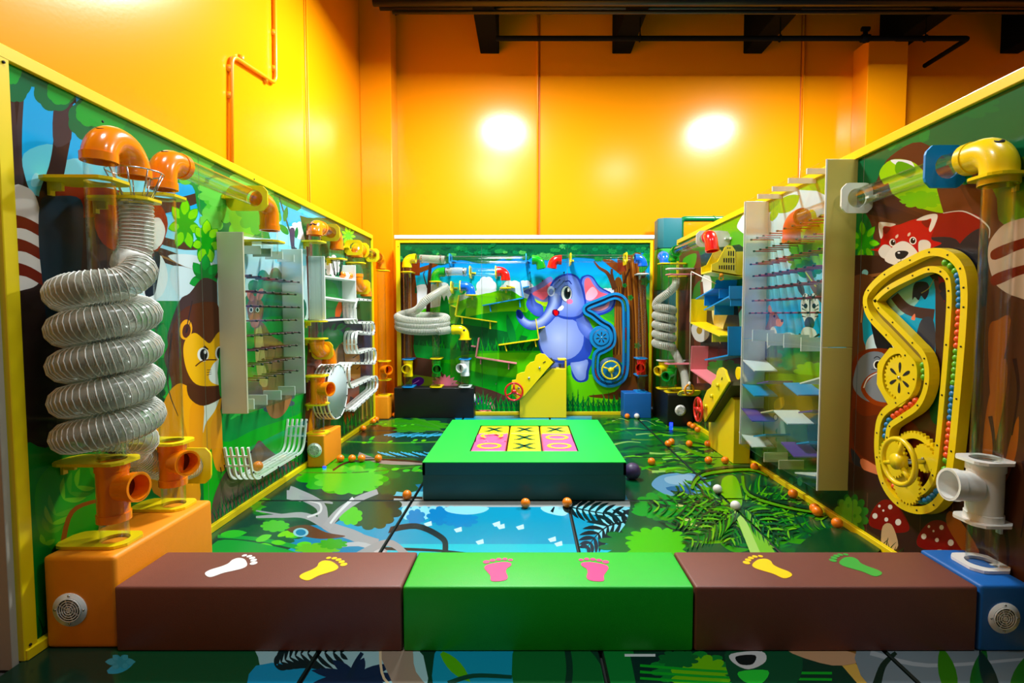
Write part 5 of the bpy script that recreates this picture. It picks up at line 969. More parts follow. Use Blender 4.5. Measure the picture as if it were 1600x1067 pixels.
# catcher
ct = thing('ball_catcher', 'U-shaped white slatted ball catcher with a clear front low on the left wall', 'tray', None, (XL, 3.98, 0))
prof = arcpath([(0, 3.5, .515), (0, 3.56, .262), (0, 4.36, .262), (0, 4.44, .522)], .1, 8)
def strip(mb, prof, xa, xb, th=.012):
    n = len(prof); vs = []
    for i, p in enumerate(prof):
        t = (Vector(prof[min(i + 1, n - 1)]) - Vector(prof[max(i - 1, 0)])).normalized(); nr = Vector((0, -t.z, t.y)) * th / 2
        for x in (xa, xb):
            for s in (-1, 1): q = Vector(p) + nr * s; vs.append((x, q.y, q.z))
    fs = []
    for i in range(n - 1):
        a = 4 * i; b = a + 4; fs += [(a, a + 1, b + 1, b), (a + 2, b + 2, b + 3, a + 3), (a, b, b + 2, a + 2), (a + 1, a + 3, b + 3, b + 1)]
    fs += [(0, 2, 3, 1), (4 * n - 4, 4 * n - 3, 4 * n - 1, 4 * n - 2)]; mb.add(vs, fs)
for k in range(5): x = XL + .006 + k * .04; strip(m := MB(), prof, x, x + .014, .016); m.build('slat', WHTP, ct)
m = MB()
for y, z in ((3.515, .45), (3.53, .38), (4.43, .46), (4.415, .38)): m.box((XL, y - .006, z - .006), (X1, y + .006, z + .006))
for y in (3.7, 3.9, 4.1, 4.3): m.box((XL, y - .006, .256), (X1, y + .006, .266))
m.build('cross_bars', WHTP, ct)
MB().prism([(X1 + .002, p[1], p[2]) for p in prof], (.005, 0, 0)).build('clear_front', PANE, ct)
for y, z in ((3.52, .48), (3.545, .33), (3.66, .262), (3.9, .262), (4.2, .262), (4.41, .33), (4.435, .5)): sub(MB().cyl((X1, y, z), (X1 + .011, y, z), .007, 8).build('screw', DARK, None), ct.children[-1])
o = MB().sphere((0, 0, 0), R_ * 1.02, 20, 14).build('play_ball', BALLO); o.location = (-1.96, 3.72, .275 + R_ + .01); tag(o, 'orange ball lying inside the white slatted catcher on the left wall', 'ball', 'balls inside the games')
# vent box 2
b2 = pad('padded_box', 'orange padded box with a round vent halfway along the left wall', 'box', (XL + .035, 4.76, 0), (-1.885, 5.2, .305), ORGB, .014)
vent(b2, (-1.975, 4.76, .165), (0, -1, 0), .068)
# column above vent box 2
c4 = onz(493, 677, .31); x4, y4 = -1.975, 4.86; d4 = x4 - XL
t4 = thing('ball_tube', 'clear tube over the middle orange vent box with tee and orange elbows', 'ball tube', 'clear tubes with tees', (x4, y4, 0))
tube(t4, (x4, y4, .305), (x4, y4, zat(630, y4))); tee(t4, (x4, y4), zat(629, y4), zat(589, y4), (.93, -.35, 0), ORG, r=.058, bl=.15)
for py_ in (676, 631, 587): bracket(t4, (x4, y4, zat(py_, y4)), (0, 0, 1), NL, d4, r=.058)
zt4 = zat(366, y4); tube(t4, (x4, y4, zat(533, y4)), (x4, y4, zt4)); zz = zat(351, y4) - .01
elbow(t4, [(x4, y4, zt4 - .01), (x4, y4, zz), (x4, y4 + .16, zz)], ORG, br=.08, holes=[((x4, y4, zz - .02), (.3, -.7, .8)), ((x4, y4, zz - .02), (-.3, -.7, .7)), ((x4, y4, zz), (.4, 0, .8))])
for py_ in (378, 502, 529): bracket(t4, (x4, y4, zat(py_, y4)), (0, 0, 1), NL, d4)
tube(t4, (x4, y4 + .15, zz), (x4, y4 + .4, zz), name='level_tube'); bracket(t4, (x4, y4 + .4, zz), (0, 1, 0), NL, d4)
elbow(t4, [(x4, y4 + .4, zz), (x4, y4 + .56, zz), (x4, y4 + .56, zz - .15)], ORG, br=.08)
tube(t4, (x4, y4 + .56, zz - .36), (x4, y4 + .56, zz - .14)); bracket(t4, (x4, y4 + .56, zat(405, y4 + .56)), (0, 0, 1), NL, d4); basket(t4, (x4, y4 + .56, zat(430, 5.42)), .03, .06, .15, 8, BLK)
z5 = zat(531, y4); elbow(t4, [(x4, y4, z5), (x4, y4, zat(549, y4)), (x4 + .02, y4 + .24, zat(549, y4)), (x4 + .02, y4 + .24, zat(568, y4 + .24))], ORG, br=.085); bracket(t4, (x4 + .01, y4 + .13, zat(549, y4)), (0, 1, 0), NL, d4 + .01)
# shelf box
sb = thing('shelf_box', 'white open-front shelf box holding three balls on the left wall', 'shelf', None, (XL, 5.4, 0))
xf = -1.925; ya, yb = 4.95, 5.86; z0, z1 = 1.375, 1.976
MB().box((XL, ya, z0), (xf, ya + .016, z1)).build('side_board', WHT, sb, .002, 1); MB().box((XL, yb - .016, z0), (xf, yb, z1)).build('side_board', WHT, sb, .002, 1)
for (pya, pyb) in ((430, 437), (463, 470), (500, 497)):
    za, zb = zat(pya, ya), zat(pyb, yb); MB().prism([(XL, ya + .016, za), (XL, yb - .016, zb), (XL, yb - .016, zb - .014), (XL, ya + .016, za - .014)], (xf - XL, 0, 0)).build('shelf_board', WHT, sb)
for y, mt, lb in ((5.56, BALLO, 'left orange ball on the top shelf of the white shelf box'), (5.68, BALLW, 'white ball on the top shelf of the white shelf box'), (5.79, BALLO, 'right orange ball on the top shelf of the white shelf box')):
    zb = zat(437, 5.86) ; o = MB().sphere((0, 0, 0), R_, 16, 10).build('play_ball', mt); o.location = (-1.97, y, zat(430, ya) + (zb - zat(430, ya)) * (y - ya) / .91 + R_ + .002); tag(o, lb, 'ball', 'balls inside the games')
# drum
dr = thing('slatted_drum', 'round white slatted drum with a grey screwed disc on the left wall', 'drum', None, (XL, 5.22, .647))
c = Vector((0, 5.22, .647)); Rd = .275
GREYD = M('pale_grey_disc', (176, 192, 192), .4)
MB().cyl((-1.926, c.y, c.z), (-1.918, c.y, c.z), Rd * .97, 48).build('front_disc', GREYD, dr); MB().torus((-1.922, c.y, c.z), (1, 0, 0), Rd, .009, 56, 8).build('front_rim', WHTP, dr)
for k in range(4): MB().torus((XL + .012 + k * .035, c.y, c.z), (1, 0, 0), Rd, .0085, 56, 6).build('ring_slat', WHTP, dr)
m = MB()
for k in range(12): a = math.pi * 2 * (k + .4) / 12; m.cyl((XL, c.y + Rd * math.cos(a), c.z + Rd * math.sin(a)), (-1.925, c.y + Rd * math.cos(a), c.z + Rd * math.sin(a)), .006, 6)
m.build('cross_rods', WHTP, dr)
for k in range(12): a = math.pi * 2 * (k + .4) / 12; MB().cyl((-1.92, c.y + Rd * .96 * math.cos(a), c.z + Rd * .96 * math.sin(a)), (-1.911, c.y + Rd * .96 * math.cos(a), c.z + Rd * .96 * math.sin(a)), .007, 8).build('screw', DARK, dr)
# zigzag chute
zg = thing('zigzag_chute', 'white slatted zigzag ball chute winding down the far end of the left wall', 'chute', None, (XL, 6.1, 0))
zp = [(6.42, 1.60), (5.86, 1.60), (5.80, 1.34), (6.56, 1.30), (6.56, 1.16), (5.80, 1.20), (5.80, 1.0), (6.60, .96), (6.60, .76), (5.56, .80), (5.56, .60), (6.66, .62), (6.66, .50), (5.66, .30)]
zp = [(6.42, 1.60), (5.84, 1.60), (5.84, 1.33), (6.55, 1.33), (6.55, 1.17), (5.84, 1.24), (5.84, .98), (6.60, 1.0), (6.60, .80), (5.60, .90), (5.60, .62), (6.66, .64), (6.66, .47), (5.70, .36)]
prof = arcpath([(0, a, b) for a, b in zp], .1, 6)
for k in range(4): x = XL + .01 + k * .042; m = MB(); strip(m, prof, x, x + .022, .024); m.build('slat', WHTP, zg)
q = resample(prof, .16); 
for i, p in enumerate(q): MB().cyl((XL, p.y, p.z), (-1.925, p.y, p.z), .006, 6).build('spacer_rod', WHTP, zg); sub(MB().cyl((-1.925, p.y, p.z), (-1.915, p.y, p.z), .008, 6).build('screw', DARK, None), zg.children[-1])
# elbows above the zigzag
x6 = -1.965; y6 = 6.02; d6 = x6 - XL
t6 = thing('ball_tube', 'orange elbows and short clear tubes above the zigzag chute', 'ball tube', 'clear tubes with tees', (x6, y6, 0))
zz = zat(388, y6); elbow(t6, [(x6, y6, zat(402, y6)), (x6, y6, zz), (x6, y6 + .17, zz)], ORG, br=.08); bracket(t6, (x6, y6 - .07, zz), (0, 1, 0), NL, d6); bracket(t6, (x6, y6 + .17, zz), (0, 1, 0), NL, d6)
tube(t6, (x6, y6, zat(430, y6)), (x6, y6, zat(400, y6))); bracket(t6, (x6, y6, zat(411, y6)), (0, 0, 1), NL, d6)
zb = zat(447, y6); elbow(t6, [(x6, y6, zat(428, y6)), (x6, y6, zb), (x6, y6 + .33, zb), (x6, y6 + .33, zat(463, y6 + .33))], ORG, br=.09); bracket(t6, (x6, y6 + .2, zb), (0, 1, 0), NL, d6)
x7, y7 = -1.99, 7.1
t7 = thing('ball_tube', 'clear tube with an orange tee on the small orange box, back left gap', 'ball tube', 'clear tubes with tees', (x7, y7, 0))
z7 = zat(402, 6.9); tube(t6, (x6, y6 + .16, zz), (x6, 6.62, zz), name='level_tube')
tube(t7, (x6 - .01, 6.64, zz), (x7, 6.98, zz), name='level_tube'); bracket(t7, (x7, 6.7, zz), (0, 1, 0), NL, x7 - XL)
elbow(t7, [(x7, 6.95, zz), (x7, y7, zz), (x7, y7, zz - .14)], ORG, br=.08); zt7 = zz - .13
tube(t7, (x7, y7, .31), (x7, y7, zt7)); tee(t7, (x7, y7), zat(592, y7), zat(565, y7), (.75, -.66, 0), ORG, bl=.15)
for py_ in (423, 564, 593, 615): bracket(t7, (x7 + .02, y7, zat(py_, y7) if py_ < 610 else .322), (0, 0, 1), NL, .08, foot=False)
pad('padded_box', 'small orange padded box in the back left corner', 'box', (-2.12, 6.99, 0), (-1.885, 7.3, .315), ORGB, .016)
# ================================================================= back panel
YT = YB - .195; rb = .054
def bx_(px_): return xat(px_, 500, YT)
def bz_(py_): return zat(py_, YT)
def run_v(par, px_, py0, py1): x = bx_(px_); return tube(par, (x, YT, bz_(py1)), (x, YT, bz_(py0)), rb)
def run_h(par, px0, px1, py_): z = bz_(py_); return tube(par, (bx_(px0), YT, z), (bx_(px1), YT, z), rb, 'level_tube')
def brv(par, px_, py_, mat): return bracket(par, (bx_(px_), YT, bz_(py_)), (0, 0, 1), NB, YB - YT, mat, rb, pad_=.024)
def brh(par, px_, py_, mat): return bracket(par, (bx_(px_), YT, bz_(py_)), (-1, 0, 0), NB, YB - YT, mat, rb, pad_=.028)
def elb(par, pts, mat, **k): return elbow(par, [(bx_(a), YT, bz_(b)) for a, b in pts], mat, rb, .08, **k)
kb = pad('padded_box', 'long black padded box under three tubes at the back left', 'box', (-1.83, 7.08, 0), (-.735, YB - .03, zat(606, 7.08)), BLKV, .012)
vent(kb, (-.735, 7.2, .26), (1, 0, 0), .06); ktop = zat(606, 7.08)
a = thing('ball_tube', 'clear tube with yellow tee at the far left of the back panel', 'ball tube', 'back panel tubes', (bx_(637), YT, 0))
run_v(a, 637, 417, 605); brv(a, 637, 425, YEL); brv(a, 637, 561, BLUB); bracket(a, (bx_(637), YT, ktop + .01), (0, 0, 1), NB, YB - YT, BLUB, rb)
tee(a, (bx_(637), YT), bz_(588), bz_(563), (0, -1, -.1), M('yellow_pipe', (242, 214, 6), .2, coat=.5), rb); elb(a, [(637, 418), (637, 404), (651, 404)], MC['yellow_pipe'])
run_h(a, 649, 660, 404); run_h(a, 693, 825, 406); hose(a, [(bx_(657), YT, bz_(404)), (bx_(675), YT, bz_(405)), (bx_(696), YT, bz_(406))], .056, .016, 16, False)
for q in (660, 690): clamp_ring(a, (bx_(q), YT, bz_(405)), (1, 0, 0), rb)
brh(a, 704, 406, BLUB); brh(a, 822, 406, BLUB); elb(a, [(831, 406), (843, 406), (846, 420)], GRN)
a = thing('ball_tube', 'clear tube with green tee on the long black box', 'ball tube', 'back panel tubes', (bx_(681), YT, 0))
run_v(a, 681, 438, 605); brv(a, 681, 440, YEL); brv(a, 681, 560, YEL); bracket(a, (bx_(681), YT, ktop + .01), (0, 0, 1), NB, YB - YT, YEL, rb)
tee(a, (bx_(681), YT), bz_(588), bz_(563), (.25, -1, -.1), GRN, rb); elb(a, [(681, 440), (681, 425), (696, 425)], GRN); run_h(a, 694, 699, 425)
hose(a, [(bx_(697), YT, bz_(425)), (bx_(715), YT, bz_(424)), (bx_(730), YT, bz_(425))], .056, .016, 16, False); run_h(a, 727, 778, 425)
for q in (700, 725): clamp_ring(a, (bx_(q), YT, bz_(425)), (1, 0, 0), rb)
brh(a, 735, 425, YEL); brh(a, 775, 425, YEL); elb(a, [(777, 424), (790, 424), (790, 438)], RED); run_v(a, 790, 437, 455); brv(a, 790, 450, YEL); basket(a, (bx_(790), YT, bz_(468)), .05, .085, .14, 8, CLR)
a = thing('spiral_hose', 'clear ribbed hose looping widely round two tubes on the back panel', 'hose', 'ribbed hoses', (bx_(660), YT, 0))
P_ = [Vector((bx_(703), YT - .02, bz_(449))), Vector((bx_(690), YT - .03, bz_(455))), Vector((bx_(668), YT - .12, bz_(470))), Vector((bx_(651), YT - .03, bz_(485)))]
cx_ = bx_(660); zs = bz_(494); turns = 2.6; n = 26
for k in range(n + 1):
    t = k / n; an = math.pi * .95 + 2 * math.pi * turns * t; P_.append(Vector((cx_ + .33 * math.cos(an), YT + .135 * math.sin(an), zs - .17 * t + .055 * math.sin(an))))
P_ = P_[:-2] + [Vector((bx_(688), YT - .12, bz_(517))), Vector((bx_(703), YT - .03, bz_(515)))]
hose(a, P_, .054, .02, 16, True)
brh(a, 706, 449, YEL)
clamp_ring(a, (bx_(707), YT, bz_(514)), (1, 0, 0), rb)
a = thing('ball_tube', 'clear tube with white tee and yellow elbow on the long black box', 'ball tube', 'back panel tubes', (bx_(726), YT, 0))
elb(a, [(706, 515), (726, 515), (726, 530)], MC['yellow_pipe'], holes=[((bx_(724), YT, bz_(517)), (.4, -1, .3))]); brv(a, 726, 530, YEL); run_v(a, 726, 529, 605); brv(a, 726, 561, BLUB); bracket(a, (bx_(726), YT, ktop + .01), (0, 0, 1), NB, YB - YT, WHT, rb)
tee(a, (bx_(726), YT), bz_(587), bz_(563), (-.5, -1, -.05), WHTP, rb)
a = thing('pipe_elbow', 'blue elbow between two yellow plates over the yellow ramp', 'pipe', None, (bx_(735), YT, 0))
brh(a, 720, 448, YEL); run_h(a, 706, 722, 448); elb(a, [(720, 447), (736, 447), (736, 461)], BLU); brv(a, 736, 461, YEL); basket(a, (bx_(736), YT, bz_(480)), .05, .08, .13, 8, CLR)
a = thing('ball_tube', 'level tube from red to blue elbow, top right of the back panel', 'ball tube', 'back panel tubes', (bx_(900), YT, 0))
elb(a, [(862, 419), (864, 406), (877, 406)], RED); run_h(a, 876, 995, 404); brh(a, 891, 405, YEL); brh(a, 977, 404, YEL); elb(a, [(991, 404), (1003, 404), (1003, 416)], BLU)
run_v(a, 1003, 415, 610); brv(a, 1003, 428, WHT); brv(a, 1003, 560, BLUB); brv(a, 1003, 586, BLUB); tee(a, (bx_(1003), YT), bz_(585), bz_(562), (-.35, -1, -.1), RED, rb); brv(a, 1003, 612, BLUB)
zbb = zat(614, 7.05); pad('padded_box', 'small blue padded box at the right end of the back panel', 'box', (xat(975, 630, 7.05), 7.05, 0), (xat(1018, 630, 7.05), YB - .03, zbb), BLUV, .014)
# ramps
def ramp(name, label, segs, mat, legs, Yf=None, wid=.13, th=.014, pole=()):
    """ledge boards standing out from the back panel; segs are pixel lines of the front edge"""
    t = thing(name, label, 'ramp', 'ball ramps'); Yf = Yf or YB - wid
    for (ax, ay, bx2, by2) in segs:
        A, B = ony(ax, ay, Yf), ony(bx2, by2, Yf); d = (B - A).normalized(); n = Vector((-d.z, 0, d.x)) * th
        m = MB().obox(A, B - A, (0, wid, 0), n); m.build('ledge_board', mat, t)
    for (lx, ly, l2x, l2y) in legs:
        A, B = ony(lx, ly, Yf + .03), ony(l2x, l2y, Yf + .03); d = (B - A).normalized(); n = Vector((-d.z, 0, d.x)) * .014
        MB().obox(A, B - A, (0, wid - .03, 0), n).build('support', mat, t)
    return t
ramp('ball_ramp', 'yellow L-shaped ramp below the blue elbow on the back panel', [(716, 461, 710, 494), (710, 494, 776, 504)], YEL, [(721, 496, 721, 506), (765, 503, 765, 514), (712, 479, 704, 476)])
ramp('ball_ramp', 'blue L-shaped ramp rising to the elephant trunk', [(754, 478, 819, 466), (819, 466, 813, 436)], BLUB, [(764, 476, 766, 487), (811, 469, 812, 480), (817, 450, 827, 448)])
ramp('ball_ramp', 'pink L-shaped ramp near the red wheel on the back panel', [(747, 528, 742, 559), (742, 559, 807, 569)], PNKB, [(750, 560, 750, 569), (794, 568, 794, 577), (743, 541, 736, 540)])
ramp('ball_ramp', 'yellow L-shaped ramp under the elephant trunk', [(779, 540, 843, 531), (843, 531, 838, 498)], YEL, [(788, 539, 791, 549), (835, 532, 837, 542), (842, 514, 852, 511)])
ramp('ball_ramp', 'short yellow and blue shelf left of the blue ramp', [(791, 447, 804, 450)], YEL, [])
pn = thing('clear_cover', 'clear plastic cover over the ramps at the middle of the back panel', 'cover')
A, B = ony(704, 604, YB - .15), ony(777, 462, YB - .15); MB().box((A.x, YB - .15, A.z), (B.x, YB - .144, B.z)).build('pane', PANE, pn)
for px_, py_ in ((706, 466), (775, 466), (706, 600), (775, 600)): p = ony(px_, py_, YB - .15); MB().cyl(p, (p.x, YB, p.z), .005, 6).build('standoff', STEEL, pn)
pn = thing('clear_cover', 'clear screwed cover in front of the printed elephant head', 'cover')
A, B = ony(828, 456, YB - .12), ony(883, 424, YB - .12); MB().box((A.x, YB - .12, A.z), (B.x, YB - .114, B.z)).build('pane', PANE, pn)
for px_, py_ in ((828, 425), (882, 425), (828, 439), (882, 439), (828, 453), (868, 451), (848, 438), (875, 437)): p = ony(px_, py_, YB - .125); MB().cyl(p, (p.x, YB, p.z), .007, 8).build('screw', DARK, pn)
# elevator machines (yellow box, scalloped belt board, red wheel)
def wheel(par, c, ax, R, r, mat, ang=0.3, nsp=3, hub=.03, name='hand_wheel'):
    c, ax = Vector(c), Vector(ax).normalized(); u = Vector((0, 0, 1)); u = (u - ax * u.dot(ax)).normalized(); v = ax.cross(u)
    m = MB().torus(c, ax, R, r, 40, 10); m.cyl(c - ax * .02, c + ax * .02, hub, 18)
    for k in range(nsp):
        a = ang + 2 * math.pi * k / nsp; d = u * math.cos(a) + v * math.sin(a); m.sweep([c + d * hub * .7, c + d * R], r * .9, 8)
    return m.build(name, mat, par)
WHR = M('red_wheel', (214, 26, 18), .3, coat=.3)
Yf = 7.08
ev = thing('ball_lift', 'yellow ball lift with a scalloped belt board and red hand wheel on the back panel', 'machine', 'ball lifts', (ony(850, 640, Yf).x, Yf, 0))
body = [(812, 646), (885, 646), (885, 576), (862, 576), (812, 621)]
MB().prism([ony(a, b, Yf) if b < 646 else Vector((xat(a, b, Yf), Yf, .005)) for a, b in body], (0, .22, 0)).build('box_body', M('yellow_lift_board', (232, 206, 8), .4), ev, .004, 1)
plate = [(800, 594), (806, 593), (807.5, 585), (813.5, 582), (819.5, 581), (822.5, 572), (828.5, 566), (834.5, 564.5), (837.5, 555.5), (843.5, 552), (851, 553), (864.5, 566), (818, 620), (808, 624), (798, 612)]
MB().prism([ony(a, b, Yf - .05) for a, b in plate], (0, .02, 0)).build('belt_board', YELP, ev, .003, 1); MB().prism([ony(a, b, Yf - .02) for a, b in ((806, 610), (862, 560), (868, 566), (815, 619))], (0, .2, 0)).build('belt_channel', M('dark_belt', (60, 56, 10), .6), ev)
for px_, py_ in ((843, 574.5), (826.5, 590.5), (810.5, 606)): p = ony(px_, py_, Yf - .052); MB().cyl(p, p - Vector((0, .012, 0)), .014, 12).build('bolt', STEEL, ev)
p = ony(851, 566, Yf - .052); MB().obox(p + Vector((-.02, 0, -.012)), (.035, 0, .022), (0, -.004, 0), (-.004, 0, .008)).build('slot', DARK, ev)
MB().box((xat(872, 600, Yf), Yf, zat(563, Yf)), (xat(885, 600, Yf), Yf + .22, zat(561, Yf))).box((xat(883, 600, Yf), Yf, zat(576, Yf)), (xat(885, 600, Yf), Yf + .22, zat(562, Yf))).build('top_bracket', YEL, ev)
wheel(ev, ony(803, 612, Yf - .09), (0, 1, 0), .118, .014, WHR, .0); p = ony(803, 612, Yf - .09); MB().cyl(p, p + Vector((0, .1, 0)), .012, 10).build('axle', STEEL, ev)
# gears and ball tracks
def gear(par, c, ax, r, n, th, mat, slots=0, tooth=.1, name='gear', ang=0):
    c, ax = Vector(c), Vector(ax).normalized(); u = Vector((0, 0, 1)); v = ax.cross(u); pts = []
    for k in range(n):
        for f, rr in ((0, 1 - tooth), (.25, 1), (.5, 1), (.75, 1 - tooth)):
            a = ang + 2 * math.pi * (k + f) / n; pts.append(c + (u * math.cos(a) + v * math.sin(a)) * r * rr)
    o = MB().prism(pts, ax * th).build(name, mat, par)
    for k in range(slots):
        a = ang + 2 * math.pi * k / slots; d = u * math.cos(a) + v * math.sin(a); e = ax.cross(d); b = c + ax * (th + .0004)
        q = []
        for i in range(14): t = 2 * math.pi * i / 14; s_ = .5 + .5 * math.cos(t); q.append(b + d * r * (.46 + .24 * math.cos(t)) + e * r * (.035 + .05 * s_) * math.sin(t) * 1.2)
        sub(MB().prism(q, ax * .0015).build('slot', DARK, None), o)
    sub(MB().cyl(c + ax * th, c + ax * (th + .008), r * .07, 12).build('hub_bolt', STEEL, None), o)
    return o
def ribbon(pts, off0, off1, nrm, h, closed=True):
    """rail following a closed path, between sideways offsets off0 and off1"""
    nrm = Vector(nrm).normalized(); n = len(pts); m = MB(); vs = []
    for i in range(n):
        t = (pts[(i + 1) % n] - pts[i - 1]).normalized(); s_ = t.cross(nrm); vs += [pts[i] + s_ * off0, pts[i] + s_ * off1, pts[i] + s_ * off0 + nrm * h, pts[i] + s_ * off1 + nrm * h]
    fs = []
    for i in range(n):
        a = 4 * i; b = 4 * ((i + 1) % n); fs += [(a + 2, a + 3, b + 3, b + 2), (a, b, b + 1, a + 1), (a, a + 2, b + 2, b), (a + 1, b + 1, b + 3, a + 3)]
    return m.add(vs, fs)
def loop3(px, conv, k=6): return [Vector(conv(*p)) for p in smoothp(px, k)]
bt = thing('ball_track', 'blue closed-loop ball track with a gear and yellow steering wheel on the back panel', 'machine', 'ball tracks', (ony(950, 560, YB).x, YB, 0))
conv = lambda a, b: ony(a, b, YB - .01)
pth = [(918, 479), (940, 470), (958, 463), (970, 466), (976, 476), (977, 500), (977, 540), (976, 576), (970, 592), (955, 599), (940, 596), (931, 584), (930, 566), (933, 552), (944, 546), (955, 538), (957, 524), (953, 511), (940, 503), (926, 492), (916, 486)]
L3 = loop3(pth, conv, 4)
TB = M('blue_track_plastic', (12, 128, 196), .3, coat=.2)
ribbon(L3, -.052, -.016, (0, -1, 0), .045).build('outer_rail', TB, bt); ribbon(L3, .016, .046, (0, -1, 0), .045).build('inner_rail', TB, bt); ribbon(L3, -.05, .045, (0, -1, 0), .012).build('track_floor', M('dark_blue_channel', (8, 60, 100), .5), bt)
g = conv(939, 527); MB().ring((g.x, YB - .05, g.z), (0, -1, 0), .118, .165, 40).build('gear_housing', TB, bt); MB().sweep([(g.x, YB - .004, g.z), (g.x, YB - .048, g.z)], .166, 40).build('housing_drum', TB, bt); MB().cyl((g.x, YB - .048, g.z), (g.x, YB - .052, g.z), .122, 32).build('gear_recess', MC['dark_blue_channel'], bt)
gear(bt, (g.x, YB - .053, g.z), (0, -1, 0), .115, 30, .01, TB, 7)
g = conv(953, 577); MB().cyl((g.x, YB, g.z), (g.x, YB - .04, g.z), .175, 40).build('wheel_housing', MC['dark_blue_channel'], bt); gear(bt, (g.x, YB - .042, g.z), (0, -1, 0), .15, 34, .01, TB, 0)
wheel(bt, (g.x, YB - .11, g.z), (0, 1, 0), .125, .013, YELP, .9, 3, .04); MB().cyl((g.x, YB - .11, g.z), (g.x, YB - .05, g.z), .014, 10).build('axle', STEEL, bt)
cols = {'red': M('small_red_ball', (196, 40, 30), .35), 'green': M('small_green_ball', (96, 176, 24), .35), 'blue': M('small_blue_ball', (20, 120, 180), .35), 'orange': M('small_orange_ball', (232, 84, 24), .35)}
Q = resample(L3 + [L3[0]], .0225); seq = ['red'] * 6 + ['green'] * 8 + ['blue'] * 10 + ['red'] * 8 + ['green'] * 8 + ['blue'] * 8
mbs = {k: MB() for k in cols}
for i, p in enumerate(Q[18:118]): k = seq[i % len(seq)]; mbs[k].sphere((p.x, YB - .036, p.z), .0095, 6, 4)
for k, m in mbs.items():
    if m.v: o = m.build('small_%s_balls' % k, cols[k], bt); o['kind'] = 'stuff'
# ================================================================= right wall
NRv = Vector((-1, 0, 0))
kb = pad('padded_box', 'tall black padded box with a round vent in the back right corner', 'box', (1.79, 6.55, 0), (XR - .03, YB - .03, zat(616, 6.55)), BLKV, .014)
p = ony(1063, 641, 6.55); vent(kb, (p.x, 6.55, p.z), (0, -1, 0), .07); kt = zat(616, 6.55)
def col_r(name, label, x, y, pyt, teem, py_t, bd, plates, base=YEL):
    t = thing('ball_tube', label, 'ball tube', 'clear tubes with tees', (x, y, 0)); tube(t, (x, y, kt), (x, y, zat(pyt, y))); tee(t, (x, y), zat(py_t[1], y), zat(py_t[0], y), bd, teem, bl=.14)
    for py_, m in plates: bracket(t, (x, y, zat(py_, y)), (0, 0, 1), NR, XR - x, m, foot=False)
    bracket(t, (x, y, kt + .01), (0, 0, 1), NR, XR - x, base, foot=False); return t
xa, ya_ = 1.86, 7.04; xb_, yb_ = 1.885, 6.72
ta = col_r('a', 'rear clear tube with a yellow tee and blue elbow on the corner black box', xa, ya_, 412, MC['yellow_pipe'], (566, 588), (-.8, -.7, -.2), [(563, WHT), (412, YEL)])
zz = zat(399, ya_); elbow(ta, [(xa, ya_, zat(411, ya_)), (xa, ya_, zz), (xa, ya_ + .13, zz)], BLU, br=.08)
tb = col_r('b', 'front clear tube with a green tee on the corner black box', xb_, yb_, 410, GRN, (574, 600), (-.8, -.7, -.1), [(568, PNKB), (420, WHT), (429, PNKB)])
zz = zat(394, yb_); elbow(tb, [(xb_, yb_, zat(408, yb_)), (xb_, yb_, zz), (xb_, yb_ - .15, zz)], GRN, br=.08)
yr = 5.32; tube(tb, (xb_, yb_ - .14, zz), (xb_, yr + .12, zz), name='level_tube'); bracket(tb, (xb_, 5.55, zz), (0, 1, 0), NR, XR - xb_, WHT)
elbow(tb, [(xb_, yr + .13, zz), (xb_ - .02, yr, zz), (xb_ - .01, yr - .03, zz - .16)], RED, br=.09)
# corner spiral hose
th_ = thing('spiral_hose', 'small clear ribbed hose coiled in the back right corner', 'hose', 'ribbed hoses', (1.84, 6.85, 0))
cx2, cy2 = xa, ya_; zt_ = zat(434, 7.0); pts = [(cx2 + .14, cy2 - .03, zt_), (cx2 + .13, cy2 - .05, zt_ - .1), (cx2 + .02, cy2 - .13, zt_ - .2), (cx2 - .1, cy2 - .06, zt_ - .3)]
n = 44; zs, ze = zat(478, 6.86), zat(545, 6.86)
for k in range(n + 1): t = k / n; an = math.pi + 2 * math.pi * 4.5 * t; pts.append((cx2 + .115 * math.cos(an), cy2 + .115 * math.sin(an), zs + (ze - zs) * t))
pts += [(2.01, 6.9, zat(560, 6.9)), (2.03, 6.68, zat(583, 6.68)), (1.99, 6.44, zat(612, 6.42))]
hose(th_, pts, .052, .018, 16, True); bracket(th_, (cx2 + .14, cy2 - .03, zt_ + .02), (0, 0, 1), NR, XR - cx2 - .14, YEL, foot=False)
bracket(th_, (1.97, 6.4, zat(614, 6.4)), Vector((0, .5, .86)), NR, .18, YEL, foot=False, name='end_plate')
# padded post and rail behind
ps = thing('padded_post', 'tall post padded in teal and green bands behind the back right corner', 'post', None, (2.05, 7.68, 0))
hexp = [(1.885, 7.56), (1.96, 7.5), (2.22, 7.5), (2.24, 7.62), (2.2, 7.82), (1.9, 7.82)]
for z0, z1, m in ((0, .62, GRV), (.62, 1.2, M('teal_pad', (10, 108, 118), .5)), (1.2, 1.78, GRV)): pass
GP = M('green_pad', (20, 160, 40), .5)
for z0, z1, m in ((0, 1.19, GP), (1.195, 1.775, MC['teal_pad']), (1.78, 2.375, GP), (2.38, 2.81, MC['teal_pad'])): MB().prism([(a, b, z0) for a, b in hexp], (0, 0, z1 - z0)).build('padding', m, ps, .012, 2)
gr = thing('green_rail', 'glossy green pipe rail standing above the right mural panel', 'rail', None, (2.3, 7.62, 0))
zr = zat(342, 7.62); xr = xat(1064, 360, 7.62); MB().sweep(arcpath([(xr, 7.62, 0), (xr, 7.62, zr), (3.6, 7.62, zr), (3.6, 7.62, 0)], .06), .042, 16).build('rail_pipe', M('green_rail_pipe', (4, 120, 60), .2, coat=.5), gr)
